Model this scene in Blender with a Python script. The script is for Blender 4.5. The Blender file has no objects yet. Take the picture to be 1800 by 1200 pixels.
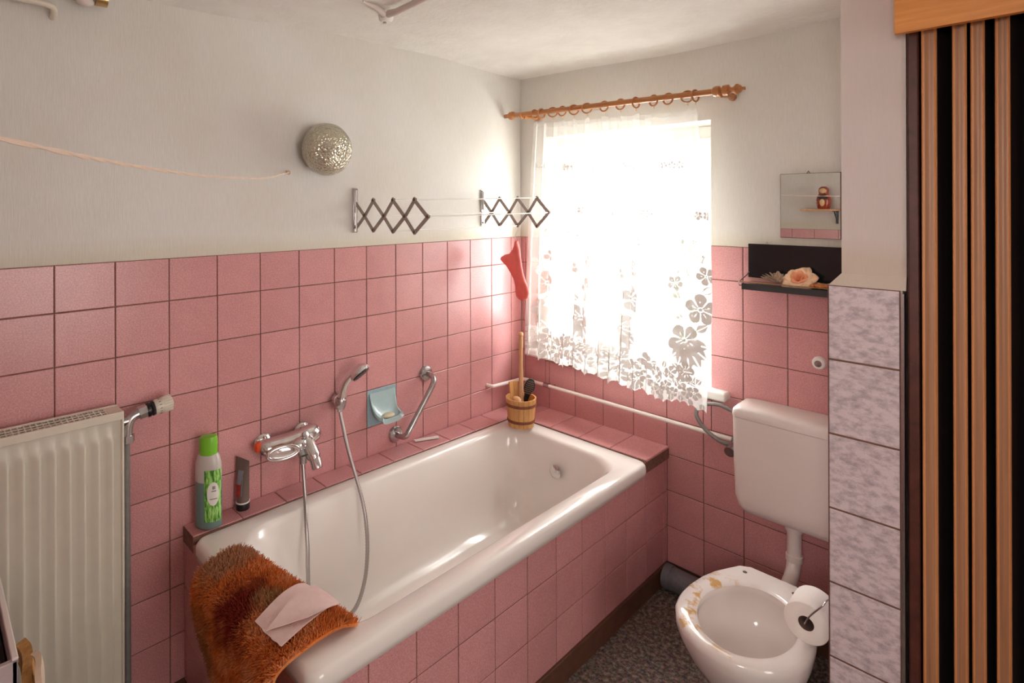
import bpy, bmesh, math, random
import numpy as np
from mathutils import Vector, Matrix
random.seed(7); rng = np.random.default_rng(11)
PI = math.pi
sc = bpy.context.scene
COL = sc.collection

# ------------------------------------------------------------------ camera, world, light, exposure
cam_d = bpy.data.cameras.new('camera'); cam = bpy.data.objects.new('camera', cam_d); COL.objects.link(cam)
F, PX, PY = 993.56, 771.8, 361.3
cam_d.sensor_fit = 'HORIZONTAL'; cam_d.sensor_width = 36.0
cam_d.lens = F/1800*36.0
cam_d.shift_x = (900-PX)/1800; cam_d.shift_y = -(600-PY)/1800
cam_d.clip_start = 0.02
cam.matrix_world = Matrix.Translation((1.8681, -2.3104, 1.5744)) @ Matrix.Rotation(.8242, 4, 'Z') @ Matrix.Rotation(PI/2, 4, 'X') @ Matrix.Rotation(-.0034, 4, 'Z')
sc.camera = cam

w = bpy.data.worlds.new('overcast_sky'); sc.world = w; w.use_nodes = True
wn = w.node_tree.nodes; wl = w.node_tree.links
bg = wn['Background']; bg.inputs['Color'].default_value = (.97, 1.0, .99, 1); bg.inputs['Strength'].default_value = 6.2
vs = sc.view_settings; vs.view_transform = 'Standard'; vs.look = 'None'; vs.gamma = 1; vs.use_curve_mapping = False
vs.exposure = 1.95
try:
    sc.cycles.max_bounces = 14; sc.cycles.diffuse_bounces = 8; sc.cycles.transparent_max_bounces = 24
    sc.cycles.sample_clamp_indirect = 8; sc.cycles.caustics_reflective = False; sc.cycles.caustics_refractive = False
except Exception: pass

def area(name, loc, rot, sx, sy, power, col=(1, 1, 1), portal=False):
    l = bpy.data.lights.new(name, 'AREA'); l.shape = 'RECTANGLE'; l.size = sx; l.size_y = sy
    l.energy = power; l.color = col
    if portal: l.cycles.is_portal = True
    o = bpy.data.objects.new(name, l); COL.objects.link(o); o.location = loc; o.rotation_euler = rot
    return o
# sky light comes through the window (portal only guides sampling) ...
area('window_portal', (.55, .26, 1.36), (PI/2, 0, PI), .82, 1.1, 1, portal=True)
# ... plus two added fill lights, out of view beyond the rear and right openings
area('hallway_fill', (2.05, -3.6, 1.9), (math.radians(-72)+PI, 0, 0), .7, .7, 8, (1, .95, .90))
area('side_room_fill', (3.55, -1.62, 1.30), (0, PI/2, 0), 1.5, 1.1, 8.5, (1, .97, .93))  # added fill from the right, brightens left wall, radiator and tub panel

# ------------------------------------------------------------------ material helpers
def newmat(name):
    m = bpy.data.materials.new(name); m.use_nodes = True
    nt = m.node_tree; b = nt.nodes['Principled BSDF']
    return m, nt, b
def N(nt, t, **k):
    n = nt.nodes.new(t)
    for a, v in k.items(): setattr(n, a, v)
    return n
def bump(nt, b, src, strength=.3, dist=.002):
    bp = N(nt, 'ShaderNodeBump'); bp.inputs['Strength'].default_value = strength; bp.inputs['Distance'].default_value = dist
    nt.links.new(src, bp.inputs['Height']); nt.links.new(bp.outputs[0], b.inputs['Normal']); return bp
def coords(nt, scale=(1, 1, 1), kind='Object'):
    tc = N(nt, 'ShaderNodeTexCoord'); mp = N(nt, 'ShaderNodeMapping'); mp.inputs['Scale'].default_value = scale
    nt.links.new(tc.outputs[kind], mp.inputs[0]); return mp.outputs[0]
def noise(nt, vec, scale, detail=4, rough=.6):
    n = N(nt, 'ShaderNodeTexNoise'); n.inputs['Scale'].default_value = scale; n.inputs['Detail'].default_value = detail
    n.inputs['Roughness'].default_value = rough; nt.links.new(vec, n.inputs['Vector']); return n.outputs[0]
def ramp(nt, src, stops):
    r = N(nt, 'ShaderNodeValToRGB'); e = r.color_ramp.elements
    while len(e) < len(stops): e.new(.5)
    for el, (p, c) in zip(e, stops): el.position = p; el.color = (*c, 1) if len(c) == 3 else c
    nt.links.new(src, r.inputs[0]); return r.outputs[0]
def mixc(nt, f, a, b, mode='MIX'):
    m = N(nt, 'ShaderNodeMix', data_type='RGBA', blend_type=mode)
    for s, v in ((0, f), (6, a), (7, b)):
        if hasattr(v, 'is_linked') or hasattr(v, 'node'): nt.links.new(v, m.inputs[s])
        else: m.inputs[s].default_value = v if s == 0 else ((*v, 1) if len(v) == 3 else v)
    return m.outputs[2]
def solid(name, col, rough=.5, metal=0, nz=0, nscale=60, coat=0, **k):
    m, nt, b = newmat(name)
    b.inputs['Base Color'].default_value = (*col, 1); b.inputs['Roughness'].default_value = rough; b.inputs['Metallic'].default_value = metal
    if coat: b.inputs['Coat Weight'].default_value = coat
    v = coords(nt)
    n = noise(nt, v, nscale)
    if nz:
        c = ramp(nt, n, [(.3, tuple(x*(1-nz) for x in col)), (.7, tuple(min(1, x*(1+nz)) for x in col))])
        nt.links.new(c, b.inputs['Base Color'])
    for kk, vv in k.items(): b.inputs[kk].default_value = vv
    return m
M = {}
# wallpaper: brushed vertical streaks
def wallpaper(name, col, amt=.05):
    m, nt, b = newmat(name)
    v1 = coords(nt, (90, 90, 7)); n1 = noise(nt, v1, 3, 5, .7)
    v2 = coords(nt); n2 = noise(nt, v2, 2.2, 3, .5)
    c1 = ramp(nt, n1, [(.3, tuple(x*(1-amt) for x in col)), (.7, tuple(min(1, x*(1+amt)) for x in col))])
    c2 = ramp(nt, n2, [(.35, (.93, .91, .86)), (.65, (1, 1, 1))])
    # yellowish water stain just above the tile edge
    tc = N(nt, 'ShaderNodeTexCoord'); sp = N(nt, 'ShaderNodeSeparateXYZ'); nt.links.new(tc.outputs['Object'], sp.inputs[0])
    ma = N(nt, 'ShaderNodeMath', operation='MULTIPLY_ADD'); nt.links.new(n2, ma.inputs[0]); ma.inputs[1].default_value = -.10; nt.links.new(sp.outputs[2], ma.inputs[2])
    stn = ramp(nt, ma.outputs[0], [(0, (.90, .86, .74)), (1, (1, 1, 1))]); el = stn.node.color_ramp.elements; el[0].position = .0; 
    mr_ = N(nt, 'ShaderNodeMapRange'); mr_.inputs[1].default_value = 1.375; mr_.inputs[2].default_value = 1.43; nt.links.new(ma.outputs[0], mr_.inputs[0]); nt.links.new(mr_.outputs[0], stn.node.inputs[0])
    c2 = mixc(nt, 1.0, c2, stn, 'MULTIPLY')
    nt.links.new(mixc(nt, .8, c1, c2, 'MULTIPLY'), b.inputs['Base Color'])
    b.inputs['Roughness'].default_value = .85
    bump(nt, b, n1, .35, .003); return m
M['wallpaper'] = wallpaper('brushed_wallpaper', (.72, .70, .67))
M['plaster'] = wallpaper('smooth_plaster', (.68, .60, .58), .02)
m, nt, b = newmat('ceiling_paint'); v = coords(nt); n1 = noise(nt, v, 9, 4, .55); n2 = noise(nt, v, 45, 4, .6)
nt.links.new(ramp(nt, n1, [(.3, (.74, .71, .67)), (.7, (.80, .775, .74))]), b.inputs['Base Color']); b.inputs['Roughness'].default_value = .9
ad = N(nt, 'ShaderNodeMath', operation='ADD'); nt.links.new(n1, ad.inputs[0]); nt.links.new(n2, ad.inputs[1]); bump(nt, b, ad.outputs[0], .3, .012)
M['ceiling'] = m
def tilemat(name, dark, mid, light, scale=260, rough=.28):
    m, nt, b = newmat(name); v = coords(nt)
    n1 = noise(nt, v, scale, 6, .75); n2 = noise(nt, v, 14, 3, .6)
    c = ramp(nt, n1, [(.32, dark), (.5, mid), (.7, light)])
    at = N(nt, 'ShaderNodeAttribute', attribute_name='shade')
    c2 = ramp(nt, at.outputs['Fac'], [(0, (.90, .88, .88)), (1, (1, 1, 1))])
    c3 = ramp(nt, n2, [(.35, (.94, .93, .95)), (.65, (1, 1, 1))])
    x = mixc(nt, 1.0, c, c2, 'MULTIPLY'); x = mixc(nt, 1.0, x, c3, 'MULTIPLY')
    nt.links.new(x, b.inputs['Base Color']); b.inputs['Roughness'].default_value = rough
    bump(nt, b, n2, .05, .002); return m
M['tile'] = tilemat('pink_glazed_tile', (.50, .19, .19), (.63, .295, .295), (.77, .46, .45))
M['grout'] = solid('brown_grout', (.19, .095, .07), .9, nz=.25)
m, nt, b = newmat('marbled_mauve_tile'); v = coords(nt, (1, 1, 1.7)); n1 = noise(nt, v, 42, 5, .62); n2 = noise(nt, v, 260, 3, .6)
c = ramp(nt, n1, [(.34, (.38, .32, .35)), (.46, (.58, .49, .52)), (.58, (.76, .655, .68))])
nt.links.new(mixc(nt, .25, c, ramp(nt, n2, [(.3, (.35, .3, .33)), (.7, (.75, .65, .68))])), b.inputs['Base Color']); b.inputs['Roughness'].default_value = .32
M['marble'] = m
M['enamel'] = solid('white_enamel', (.80, .755, .715), .13, coat=.4, nz=.012, nscale=6)
M['ceramic'] = solid('white_ceramic', (.78, .72, .69), .14, coat=.4, nz=.012, nscale=6)
M['tank'] = solid('cream_plastic', (.78, .71, .67), .32, nz=.015, nscale=9)
M['chrome'] = solid('chrome', (.72, .70, .70), .13, 1)
M['dullchrome'] = solid('worn_chrome', (.50, .47, .47), .27, 1, nz=.1)
M['hose'] = solid('hose_metal', (.46, .43, .42), .35, 1)
M['white'] = solid('white_paint', (.80, .78, .74), .4, nz=.02)
M['pvc'] = solid('white_pvc', (.85, .84, .81), .3)
M['cream'] = solid('cream_lacquer', (.66, .60, .50), .32, nz=.03, nscale=20)
M['radfront'] = solid('radiator_lacquer', (.60, .56, .47), .30, nz=.03, nscale=20)
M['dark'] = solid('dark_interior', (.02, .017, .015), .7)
M['black'] = solid('black_plastic', (.012, .011, .012), .3)
M['greypaint'] = solid('grey_pipe_paint', (.20, .19, .18), .45, nz=.12)
M['pipewhite'] = solid('white_pipe_paint', (.80, .73, .68), .35, nz=.03)
M['brownpaint'] = solid('brown_floor_paint', (.115, .05, .03), .42, nz=.25, nscale=25)
def wood(name, a, b_, scale=(6, 6, 90), rough=.45, axis=None):
    m, nt, b = newmat(name); v = coords(nt, scale); n1 = noise(nt, v, 2.2, 6, .65)
    nt.links.new(ramp(nt, n1, [(.28, a), (.72, b_)]), b.inputs['Base Color']); b.inputs['Roughness'].default_value = rough
    bump(nt, b, n1, .12, .002); return m
M['rodwood'] = wood('varnished_rod_wood', (.34, .125, .035), (.52, .22, .075), (5, 60, 60), .3)
M['pelmet'] = wood('oak_veneer', (.56, .195, .035), (.76, .31, .075), (3, 60, 60), .42)
M['doorwood'] = wood('door_slat_wood', (.32, .145, .070), (.46, .235, .125), (60, 60, 1.2), .42)
M['dooredge'] = wood('door_slat_edge', (.58, .24, .09), (.70, .33, .14), (60, 60, 1.2), .35)
M['doorfold'] = solid('dark_brown_vinyl', (.085, .024, .016), .45, nz=.3, nscale=30)
M['doorblack'] = solid('black_brown_vinyl', (.022, .011, .010), .6)
M['bucket'] = wood('bucket_pine', (.50, .24, .075), (.66, .36, .13), (50, 50, 5), .5)
M['hoop'] = solid('brown_hoop', (.20, .06, .022), .5, nz=.3)
M['brushwood'] = wood('light_beech', (.58, .30, .13), (.72, .42, .21), (50, 50, 6), .5)
M['bristle'] = solid('natural_bristle', (.38, .22, .11), .9, nz=.3, nscale=300)
M['blue'] = tilemat('pale_blue_glaze', (.24, .36, .42), (.33, .46, .52), (.45, .56, .60))
M['blueglaze'] = solid('light_blue_glaze', (.40, .54, .56), .15, coat=.5, nz=.03)
M['soap'] = solid('yellowed_soap', (.72, .62, .45), .5, nz=.05, nscale=30)
M['brass'] = solid('brass_wire', (.62, .42, .20), .3, 1)
M['wire'] = solid('steel_wire', (.42, .38, .36), .3, 1)
M['rackarm'] = solid('grey_rack_metal', (.36, .31, .275), .45, .15, nz=.08)
M['rivet'] = solid('brown_rivet', (.13, .07, .055), .5)
M['plwhite'] = solid('white_plastic_rod', (.80, .80, .76), .3)
M['rubberred'] = solid('red_rubber', (.82, .15, .13), .55, nz=.1, nscale=25)
M['line'] = solid('twisted_line', (.78, .62, .50), .6)
M['orange'] = solid('orange_red_cap', (.75, .09, .02), .35)
M['green'] = solid('lime_green_cap', (.20, .55, .03), .35)
M['paper'] = solid('toilet_paper', (.86, .80, .76), .95, nz=.02, nscale=300)
M['paperend'] = solid('toilet_paper_edge', (.74, .58, .50), .95, nz=.05, nscale=300)
M['card'] = solid('brown_card', (.17, .10, .08), .9)
M['rose'] = solid('peach_petal', (.97, .64, .42), .6, nz=.06, nscale=60, **{'Subsurface Weight': .0})
M['rosein'] = solid('deep_peach_petal', (.88, .38, .20), .6, nz=.06, nscale=60)
M['dried'] = wood('dried_striped_leaf', (.20, .10, .05), (.66, .52, .38), (140, 30, 30), .7)
M['amber'] = solid('orange_seed_head', (.60, .20, .05), .6, nz=.3, nscale=200)
M['panelblack'] = solid('black_glass', (.012, .014, .014), .12)
M['smoke'] = solid('smoked_shelf_edge', (.055, .06, .06), .2)
M['drain'] = solid('grey_drain_plastic', (.17, .165, .18), .4, nz=.15)
M['outsidegreen'] = solid('leaf_green', (.10, .22, .05), .6, nz=.4, nscale=8)
M['outground'] = solid('pale_gravel', (.75, .74, .70), .9, nz=.1)
M['boxwhite'] = solid('mauve_white_plastic', (.50, .42, .43), .45, nz=.05)
M['boxrim'] = solid('white_rim_plastic', (.72, .64, .62), .35)
M['ochre'] = wood('ochre_cloth', (.50, .23, .05), (.78, .50, .20), (26, 26, 14), .85)
M['creamcloth'] = solid('cream_cloth_lining', (.80, .66, .50), .9, nz=.06)
# speckled carpet
m, nt, b = newmat('speckled_floor'); v = coords(nt, (1, 1, 1)); n1 = noise(nt, v, 70, 4, .75); n2 = noise(nt, v, 4, 2, .5)
vo = N(nt, 'ShaderNodeTexVoronoi'); vo.inputs['Scale'].default_value = 150; nt.links.new(v, vo.inputs['Vector'])
c = ramp(nt, n1, [(.38, (.025, .017, .012)), (.48, (.11, .08, .062)), (.55, (.23, .185, .15)), (.66, (.42, .33, .29))])
c = mixc(nt, .35, c, mixc(nt, 1, vo.outputs['Color'], (.20, .13, .11), 'MULTIPLY'))
nt.links.new(c, b.inputs['Base Color']); b.inputs['Roughness'].default_value = .75; bump(nt, b, n1, .3, .003)
M['floor'] = m
# glass
m, nt, b = newmat('window_glass'); b.inputs['Base Color'].default_value = (1, 1, 1, 1)
out = nt.nodes['Material Output']; tr = N(nt, 'ShaderNodeBsdfTransparent'); gl = N(nt, 'ShaderNodeBsdfGlossy'); gl.inputs['Roughness'].default_value = .02
mx = N(nt, 'ShaderNodeMixShader'); mx.inputs[0].default_value = .06; nt.links.new(tr.outputs[0], mx.inputs[1]); nt.links.new(gl.outputs[0], mx.inputs[2]); nt.links.new(mx.outputs[0], out.inputs[0])
M['pane'] = m
m, nt, b = newmat('hammered_smoke_glass'); v = coords(nt); n1 = N(nt, 'ShaderNodeTexVoronoi'); n1.inputs['Scale'].default_value = 120; nt.links.new(v, n1.inputs['Vector'])
b.inputs['Base Color'].default_value = (.93, .88, .72, 1); b.inputs['Roughness'].default_value = .13; b.inputs['Metallic'].default_value = .35; b.inputs['Transmission Weight'].default_value = .75; b.inputs['IOR'].default_value = 1.35
bump(nt, b, n1.outputs[0], .7, .006); M['globe'] = m
m, nt, b = newmat('mirror_silver'); b.inputs['Base Color'].default_value = (.90, .91, .89, 1); b.inputs['Metallic'].default_value = 1; b.inputs['Roughness'].default_value = .01
M['mirror'] = m

# ------------------------------------------------------------------ mesh helpers
def V(*a): return Vector(a)
class MB:
    def __init__(s): s.v = []; s.f = []; s.m = []; s.at = []
    def add(s, vs, fs, mi=0, at=0.0):
        k = len(s.v); s.v += [tuple(p) for p in vs]; s.f += [tuple(i+k for i in f) for f in fs]; s.m += [mi]*len(fs); s.at += [at]*len(vs); return s
    def box(s, a, b, mi=0, T=None):
        x0, x1 = sorted((a[0], b[0])); y0, y1 = sorted((a[1], b[1])); z0, z1 = sorted((a[2], b[2]))
        vs = [V(x, y, z) for x in (x0, x1) for y in (y0, y1) for z in (z0, z1)]
        if T: vs = [T @ p for p in vs]
        return s.add(vs, [(0, 1, 3, 2), (4, 6, 7, 5), (0, 4, 5, 1), (2, 3, 7, 6), (0, 2, 6, 4), (1, 5, 7, 3)], mi)
    def loft(s, rings, mi=0, cap0=True, cap1=True, closed=True):
        n = len(rings[0]); vs = [p for r in rings for p in r]; fs = []
        for i in range(len(rings)-1):
            for j in range(n if closed else n-1):
                k = (j+1) % n; fs.append((i*n+j, i*n+k, (i+1)*n+k, (i+1)*n+j))
        if cap0: fs.append(tuple(range(n))[::-1])
        if cap1: fs.append(tuple(range((len(rings)-1)*n, len(rings)*n)))
        return s.add(vs, fs, mi)
    def tube(s, pts, r, n=12, mi=0, caps=True, flat=1.0):
        pts = [Vector(p) for p in pts]; L = len(pts)
        rr = r if hasattr(r, '__len__') else [r]*L
        t0 = (pts[1]-pts[0]).normalized(); up = V(0, 0, 1) if abs(t0.z) < .9 else V(1, 0, 0)
        u = t0.cross(up).normalized(); rings = []
        for i, p in enumerate(pts):
            t = (pts[min(i+1, L-1)]-pts[max(i-1, 0)]).normalized()
            u = (u-t*u.dot(t)).normalized(); w_ = t.cross(u)
            rings.append([p+rr[i]*(math.cos(2*PI*k/n)*u+flat*math.sin(2*PI*k/n)*w_) for k in range(n)])
        return s.loft(rings, mi, caps, caps)
    def lathe(s, prof, c=(0, 0, 0), ax=(0, 0, 1), n=32, mi=0, sx=1, sy=1, caps=True):
        ax = Vector(ax).normalized(); q = V(0, 0, 1).rotation_difference(ax); c = Vector(c)
        rings = [[c+q @ V(r*sx*math.cos(2*PI*k/n), r*sy*math.sin(2*PI*k/n), h) for k in range(n)] for r, h in prof]
        return s.loft(rings, mi, caps, caps)
    def sphere(s, c, r, n=20, m=12, mi=0, sc_=(1, 1, 1)):
        rings = [[V(c[0]+sc_[0]*r*math.sin(PI*i/m)*math.cos(2*PI*k/n), c[1]+sc_[1]*r*math.sin(PI*i/m)*math.sin(2*PI*k/n), c[2]-sc_[2]*r*math.cos(PI*i/m)) for k in range(n)] for i in [.05]+list(range(1, m))+[m-.05]]
        return s.loft(rings, mi)
    def build(s, name, mats, parent=None, smooth=True, ang=35, bevel=0, seg=2, xf=None, sub=0):
        me = bpy.data.meshes.new(name)
        vs = s.v if xf is None else [tuple(xf @ Vector(p)) for p in s.v]
        me.from_pydata(vs, [], s.f)
        for mt in (mats if isinstance(mats, (list, tuple)) else [mats]): me.materials.append(M[mt] if isinstance(mt, str) else mt)
        me.polygons.foreach_set('material_index', s.m)
        if any(s.at):
            a = me.attributes.new('shade', 'FLOAT', 'POINT'); a.data.foreach_set('value', s.at)
        bm = bmesh.new(); bm.from_mesh(me); bmesh.ops.recalc_face_normals(bm, faces=bm.faces); bm.to_mesh(me); bm.free()
        if smooth:
            me.polygons.foreach_set('use_smooth', [True]*len(me.polygons))
            me.set_sharp_from_angle(angle=math.radians(ang))
        me.update()
        o = bpy.data.objects.new(name, me); COL.objects.link(o)
        if parent: 
            o.parent = parent; o.matrix_parent_inverse = Matrix.Translation(-parent.location)
        if bevel:
            md = o.modifiers.new('bevel', 'BEVEL'); md.width = bevel; md.segments = seg; md.limit_method = 'ANGLE'; md.angle_limit = math.radians(40)
        if sub:
            md = o.modifiers.new('sub', 'SUBSURF'); md.levels = sub; md.render_levels = sub
        return o
def tag(o, label, cat, group=None):
    o['label'] = label; o['category'] = cat
    if group: o['group'] = group
    return o
def thing(name, label, cat, loc, group=None):
    o = bpy.data.objects.new(name, None); COL.objects.link(o); o.location = loc; o.empty_display_size = .05
    return tag(o, label, cat, group)
def struct(o, label=None):
    o['kind'] = 'structure'
    if label: o['label'] = label
    return o
def bez(pts, n=10):   # catmull-rom smoothing
    P = [Vector(p) for p in pts]; P = [2*P[0]-P[1]]+P+[2*P[-1]-P[-2]]; out = []
    for i in range(1, len(P)-2):
        for k in range(n):
            t = k/n; a, b, c, d = P[i-1:i+3]
            out.append(.5*((2*b)+(c-a)*t+(2*a-5*b+4*c-d)*t*t+(3*b-a-3*c+d)*t**3))
    return out+[P[-2]]
def clipr(e, lo, hi):
    e = sorted(set([lo]+[x for x in e if lo+.004 < x < hi-.004]+[hi])); return list(zip(e[:-1], e[1:]))
def tilefield(mb, O, U, W, Nn, us, vs_, holes=(), gap=.0032, th=.006, mi=0, gi=1):
    """pillow tiles on plane O + u*U + v*W; the tile face lies on the plane, grout slab 2.4 mm behind"""
    O, U, W, Nn = map(Vector, (O, U, W, Nn)); P = lambda u, v, d: O+U*u+W*v+Nn*d
    g = gap/2; bv = .0016
    pieces = []
    for (u0, u1) in us:
        for (v0, v1) in vs_:
            rs = [(u0, u1, v0, v1)]
            for (a0, a1, b0, b1) in holes:
                nr = []
                for (p, q, r, t) in rs:
                    if q <= a0 or p >= a1 or t <= b0 or r >= b1: nr.append((p, q, r, t)); continue
                    if p < a0: nr.append((p, a0, r, t))
                    if q > a1: nr.append((a1, q, r, t))
                    m0, m1 = max(p, a0), min(q, a1)
                    if r < b0: nr.append((m0, m1, r, b0))
                    if t > b1: nr.append((m0, m1, b1, t))
                rs = nr
            sh = random.uniform(.05, 1); off = random.uniform(-.0004, .0004)
            for (p, q, r, t) in rs:
                if q-p < .006 or t-r < .006: continue
                a = [P(x, y, -th) for x, y in ((p+g, r+g), (q-g, r+g), (q-g, t-g), (p+g, t-g))]
                m_ = [P(x, y, -.0012+off) for x, y in ((p+g, r+g), (q-g, r+g), (q-g, t-g), (p+g, t-g))]
                e = g+bv
                c = [P(x, y, off) for x, y in ((p+e, r+e), (q-e, r+e), (q-e, t-e), (p+e, t-e))]
                mb.add(a+m_+c, [(0, 1, 5, 4), (1, 2, 6, 5), (2, 3, 7, 6), (3, 0, 4, 7), (4, 5, 9, 8), (5, 6, 10, 9), (6, 7, 11, 10), (7, 4, 8, 11), (8, 9, 10, 11)], mi, sh)
                mb.add([P(p, r, -.0024), P(q, r, -.0024), P(q, t, -.0024), P(p, t, -.0024)], [(0, 1, 2, 3)], gi)
# ------------------------------------------------------------------ the room
YB, XR, ZT = -2.72, 2.42, 1.413
rows = [1.28-.15*k for k in range(9)]
vr = clipr(rows+[.08], .08, ZT)
struct(MB().box((-.14, YB-.12, -.12), (XR+.12, .3, 0)).build('floor', 'floor'), 'dark brown speckled floor')
wl_ = struct(MB().box((-.14, YB-.12, 0), (-.004, 0, 2.34)).build('wall_left', 'wallpaper'), 'long wall with white brushed wallpaper above pink tiles')
mb = MB(); tilefield(mb, (0, 0, 0), (0, -1, 0), (0, 0, 1), (1, 0, 0), clipr([.0811+.15*k for k in range(20)], 0, -YB), vr,
    holes=[(.8311, .9811, .68, .83)])
mb.box((-.004, YB, 0), (-.0005, 0, .08), 2)
mb.build('tile_field', ['tile', 'grout', 'brownpaint'], wl_, ang=20)
# window wall with its opening
WX0, WX1, WZ0, WZ1 = .15, .955, .80, 1.912
mb = MB()
mb.box((-.14, .004, 0), (WX0, .30, 2.34)); mb.box((WX1, .004, 0), (XR, .30, 2.34))
mb.box((WX0, .004, 0), (WX1, .30, WZ0)); mb.box((WX0, .004, WZ1), (WX1, .30, 2.34))
ww = struct(mb.build('wall_back', 'wallpaper'), 'window wall with white wallpaper above pink tiles')
mb = MB(); tilefield(mb, (0, 0, 0), (1, 0, 0), (0, 0, 1), (0, -1, 0), clipr([.0236+.15*k for k in range(11)], 0, 1.482), vr, holes=[(WX0, WX1, WZ0, 2.5)])
mb.box((.77, .004, 0), (1.482, .0005, .08), 2)
mb.build('tile_field', ['tile', 'grout', 'brownpaint'], ww, ang=20)
# rear wall (behind the camera) and right wall, openings added for fill light
mb = MB(); mb.box((-.14, YB-.12, 0), (1.62, YB, 2.34)); mb.box((2.36, YB-.12, 0), (XR+.12, YB, 2.34)); mb.box((1.62, YB-.12, 2.03), (2.36, YB, 2.34))
wf = struct(mb.build('wall_front', 'wallpaper'), 'wall behind the camera with an opening added for fill light')
mb = MB(); tilefield(mb, (0, YB+.004, 0), (1, 0, 0), (0, 0, 1), (0, 1, 0), clipr([.055+.15*k for k in range(11)], 0, 1.6), clipr(rows, 0, 1.386))
mb.build('tile_field', ['tile', 'grout'], wf, ang=20)
mb = MB(); mb.box((XR, YB-.12, 0), (XR+.12, -2.10, 2.34)); mb.box((XR, -1.14, 0), (XR+.12, .30, 2.34)); mb.box((XR, -2.10, 2.03), (XR+.12, -1.14, 2.34))
struct(mb.build('wall_right', 'plaster'), 'right wall with an opening added for fill light')
mb = MB(); mb.box((XR+.12, YB-.12, -.12), (3.7, .2, 0)); mb.box((XR+.12, YB-.12, 2.34), (3.7, .2, 2.4)); mb.box((XR+.121, YB-.12, 0), (3.7, YB-.06, 2.34)); mb.box((XR+.12, .14, 0), (3.7, .2, 2.34)); mb.box((3.64, YB-.12, 0), (3.7, .2, 2.34))
struct(mb.build('wall_added_room', 'plaster'), 'added unseen side room holding the right fill light')  # unseen room shell, added to house the right fill light
mb = MB(); mb.box((1.60, YB-.13, 0), (1.66, YB+.012, 2.05)); mb.box((2.32, YB-.13, 0), (2.38, YB+.012, 2.05)); mb.box((1.60, YB-.13, 1.99), (2.38, YB+.012, 2.05))
struct(mb.build('trim_1', 'white', bevel=.003), 'white frame of the added opening behind the camera')  # frames the rear opening that was added for fill
# unseen hallway shell, added around the rear fill light
mb = MB(); mb.box((1.2, -4.3, -.12), (2.9, YB-.12, 0)); mb.box((1.2, -4.3, 2.34), (2.9, YB-.12, 2.4)); mb.box((1.2, -4.3, 0), (1.26, YB-.12, 2.34)); mb.box((2.84, -4.3, 0), (2.9, YB-.12, 2.34)); mb.box((1.2, -4.36, 0), (2.9, -4.3, 2.34))
struct(mb.build('wall_added_hallway', 'plaster'), 'added unseen hallway walls around the rear fill light')
# ceiling, hand-plastered and uneven
def zc(x, y):
    x_ = min(max(x, -.2), 2.6); y_ = min(max(y, -2.9), .3)
    z = 2.226+.020*math.exp(-((y_+.8)/.5)**2)*math.exp(-x_/.6)-.020*min(1, x_/.8)-.028*math.exp(-((y_+1.9)/.5)**2)*math.exp(-x_/.6)
    return z+.018*(1-math.exp(-min(x_+.02, -y_+.02 if y_ < .02 else .0)/.12) if min(x_, -y_) > 0 else 0)+.004*math.sin(5*x_+2*y_)+.003*math.sin(9*y_-3*x_)
nx, ny = 66, 76; vs_ = []; fs = []
for i in range(nx):
    for j in range(ny):
        x = -.14+i*(2.7/(nx-1)); y = -2.86+j*(3.16/(ny-1)); vs_.append((x, y, zc(x, y)))
for i in range(nx-1):
    for j in range(ny-1): a = i*ny+j; fs.append((a, a+1, a+ny+1, a+ny))
k = len(vs_); vs_ += [(-.14, -2.86, 2.4), (-.14, .3, 2.4), (2.56, .3, 2.4), (2.56, -2.86, 2.4)]
fs += [(k, k+1, k+2, k+3), (k, 0, ny-1, k+1), (k+1, ny-1, nx*ny-1, k+2), (k+2, nx*ny-1, (nx-1)*ny, k+3), (k+3, (nx-1)*ny, 0, k)]
struct(MB().add(vs_, fs).build('ceiling', 'ceiling', ang=40), 'uneven white plaster ceiling')

# partition pillar between toilet niche and folding door
PY0 = -.60
mb = MB(); mb.box((1.509, PY0+.012, 1.385), (1.637, 0, 2.34)); mb.box((1.487, PY0+.008, 0), (1.630, 0, 1.372))
# sloped plaster shoulder over the tile cladding
mb.add([V(1.509, PY0+.012, 1.40), V(1.637, PY0+.012, 1.40), V(1.483, PY0+.002, 1.369), V(1.637, PY0+.002, 1.369), V(1.509, 0, 1.40), V(1.483, 0, 1.369), V(1.637, 0, 1.40), V(1.637, 0, 1.369)],
       [(0, 2, 3, 1), (0, 4, 5, 2), (1, 3, 7, 6), (4, 6, 7, 5), (2, 5, 7, 3), (0, 1, 6, 4)])
pl = struct(mb.build('wall_pillar', 'plaster', ang=30), 'narrow plastered wall end clad in mauve marbled tiles')
mb = MB(); pr = clipr([1.369-.1893*k for k in range(1, 8)], 0, 1.369)
tilefield(mb, (1.481, PY0, 0), (1, 0, 0), (0, 0, 1), (0, -1, 0), [(0, .146)], pr, gap=.005)
tilefield(mb, (1.481, PY0, 0), (0, 1, 0), (0, 0, 1), (-1, 0, 0), clipr([.2, .4], 0, .6), pr, gap=.005)
mb.build('tile_cladding', ['marble', 'grout'], pl, ang=20)
mb = MB(); mb.box((1.628, PY0-.001, 0), (1.634, PY0+.02, 1.362)); mb.build('edge_strip', 'dullchrome', pl)
# header over the folding door and the end jamb
struct(MB().box((2.34, PY0+.012, 0), (XR, PY0+.13, 2.018)).build('trim_3', 'plaster'), 'right jamb of the folding door opening')
mb = MB(); mb.box((1.637, PY0+.012, 2.02), (XR, PY0+.13, 2.34))
struct(mb.build('wall_partition', 'plaster'), 'wall above the folding door')

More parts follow.
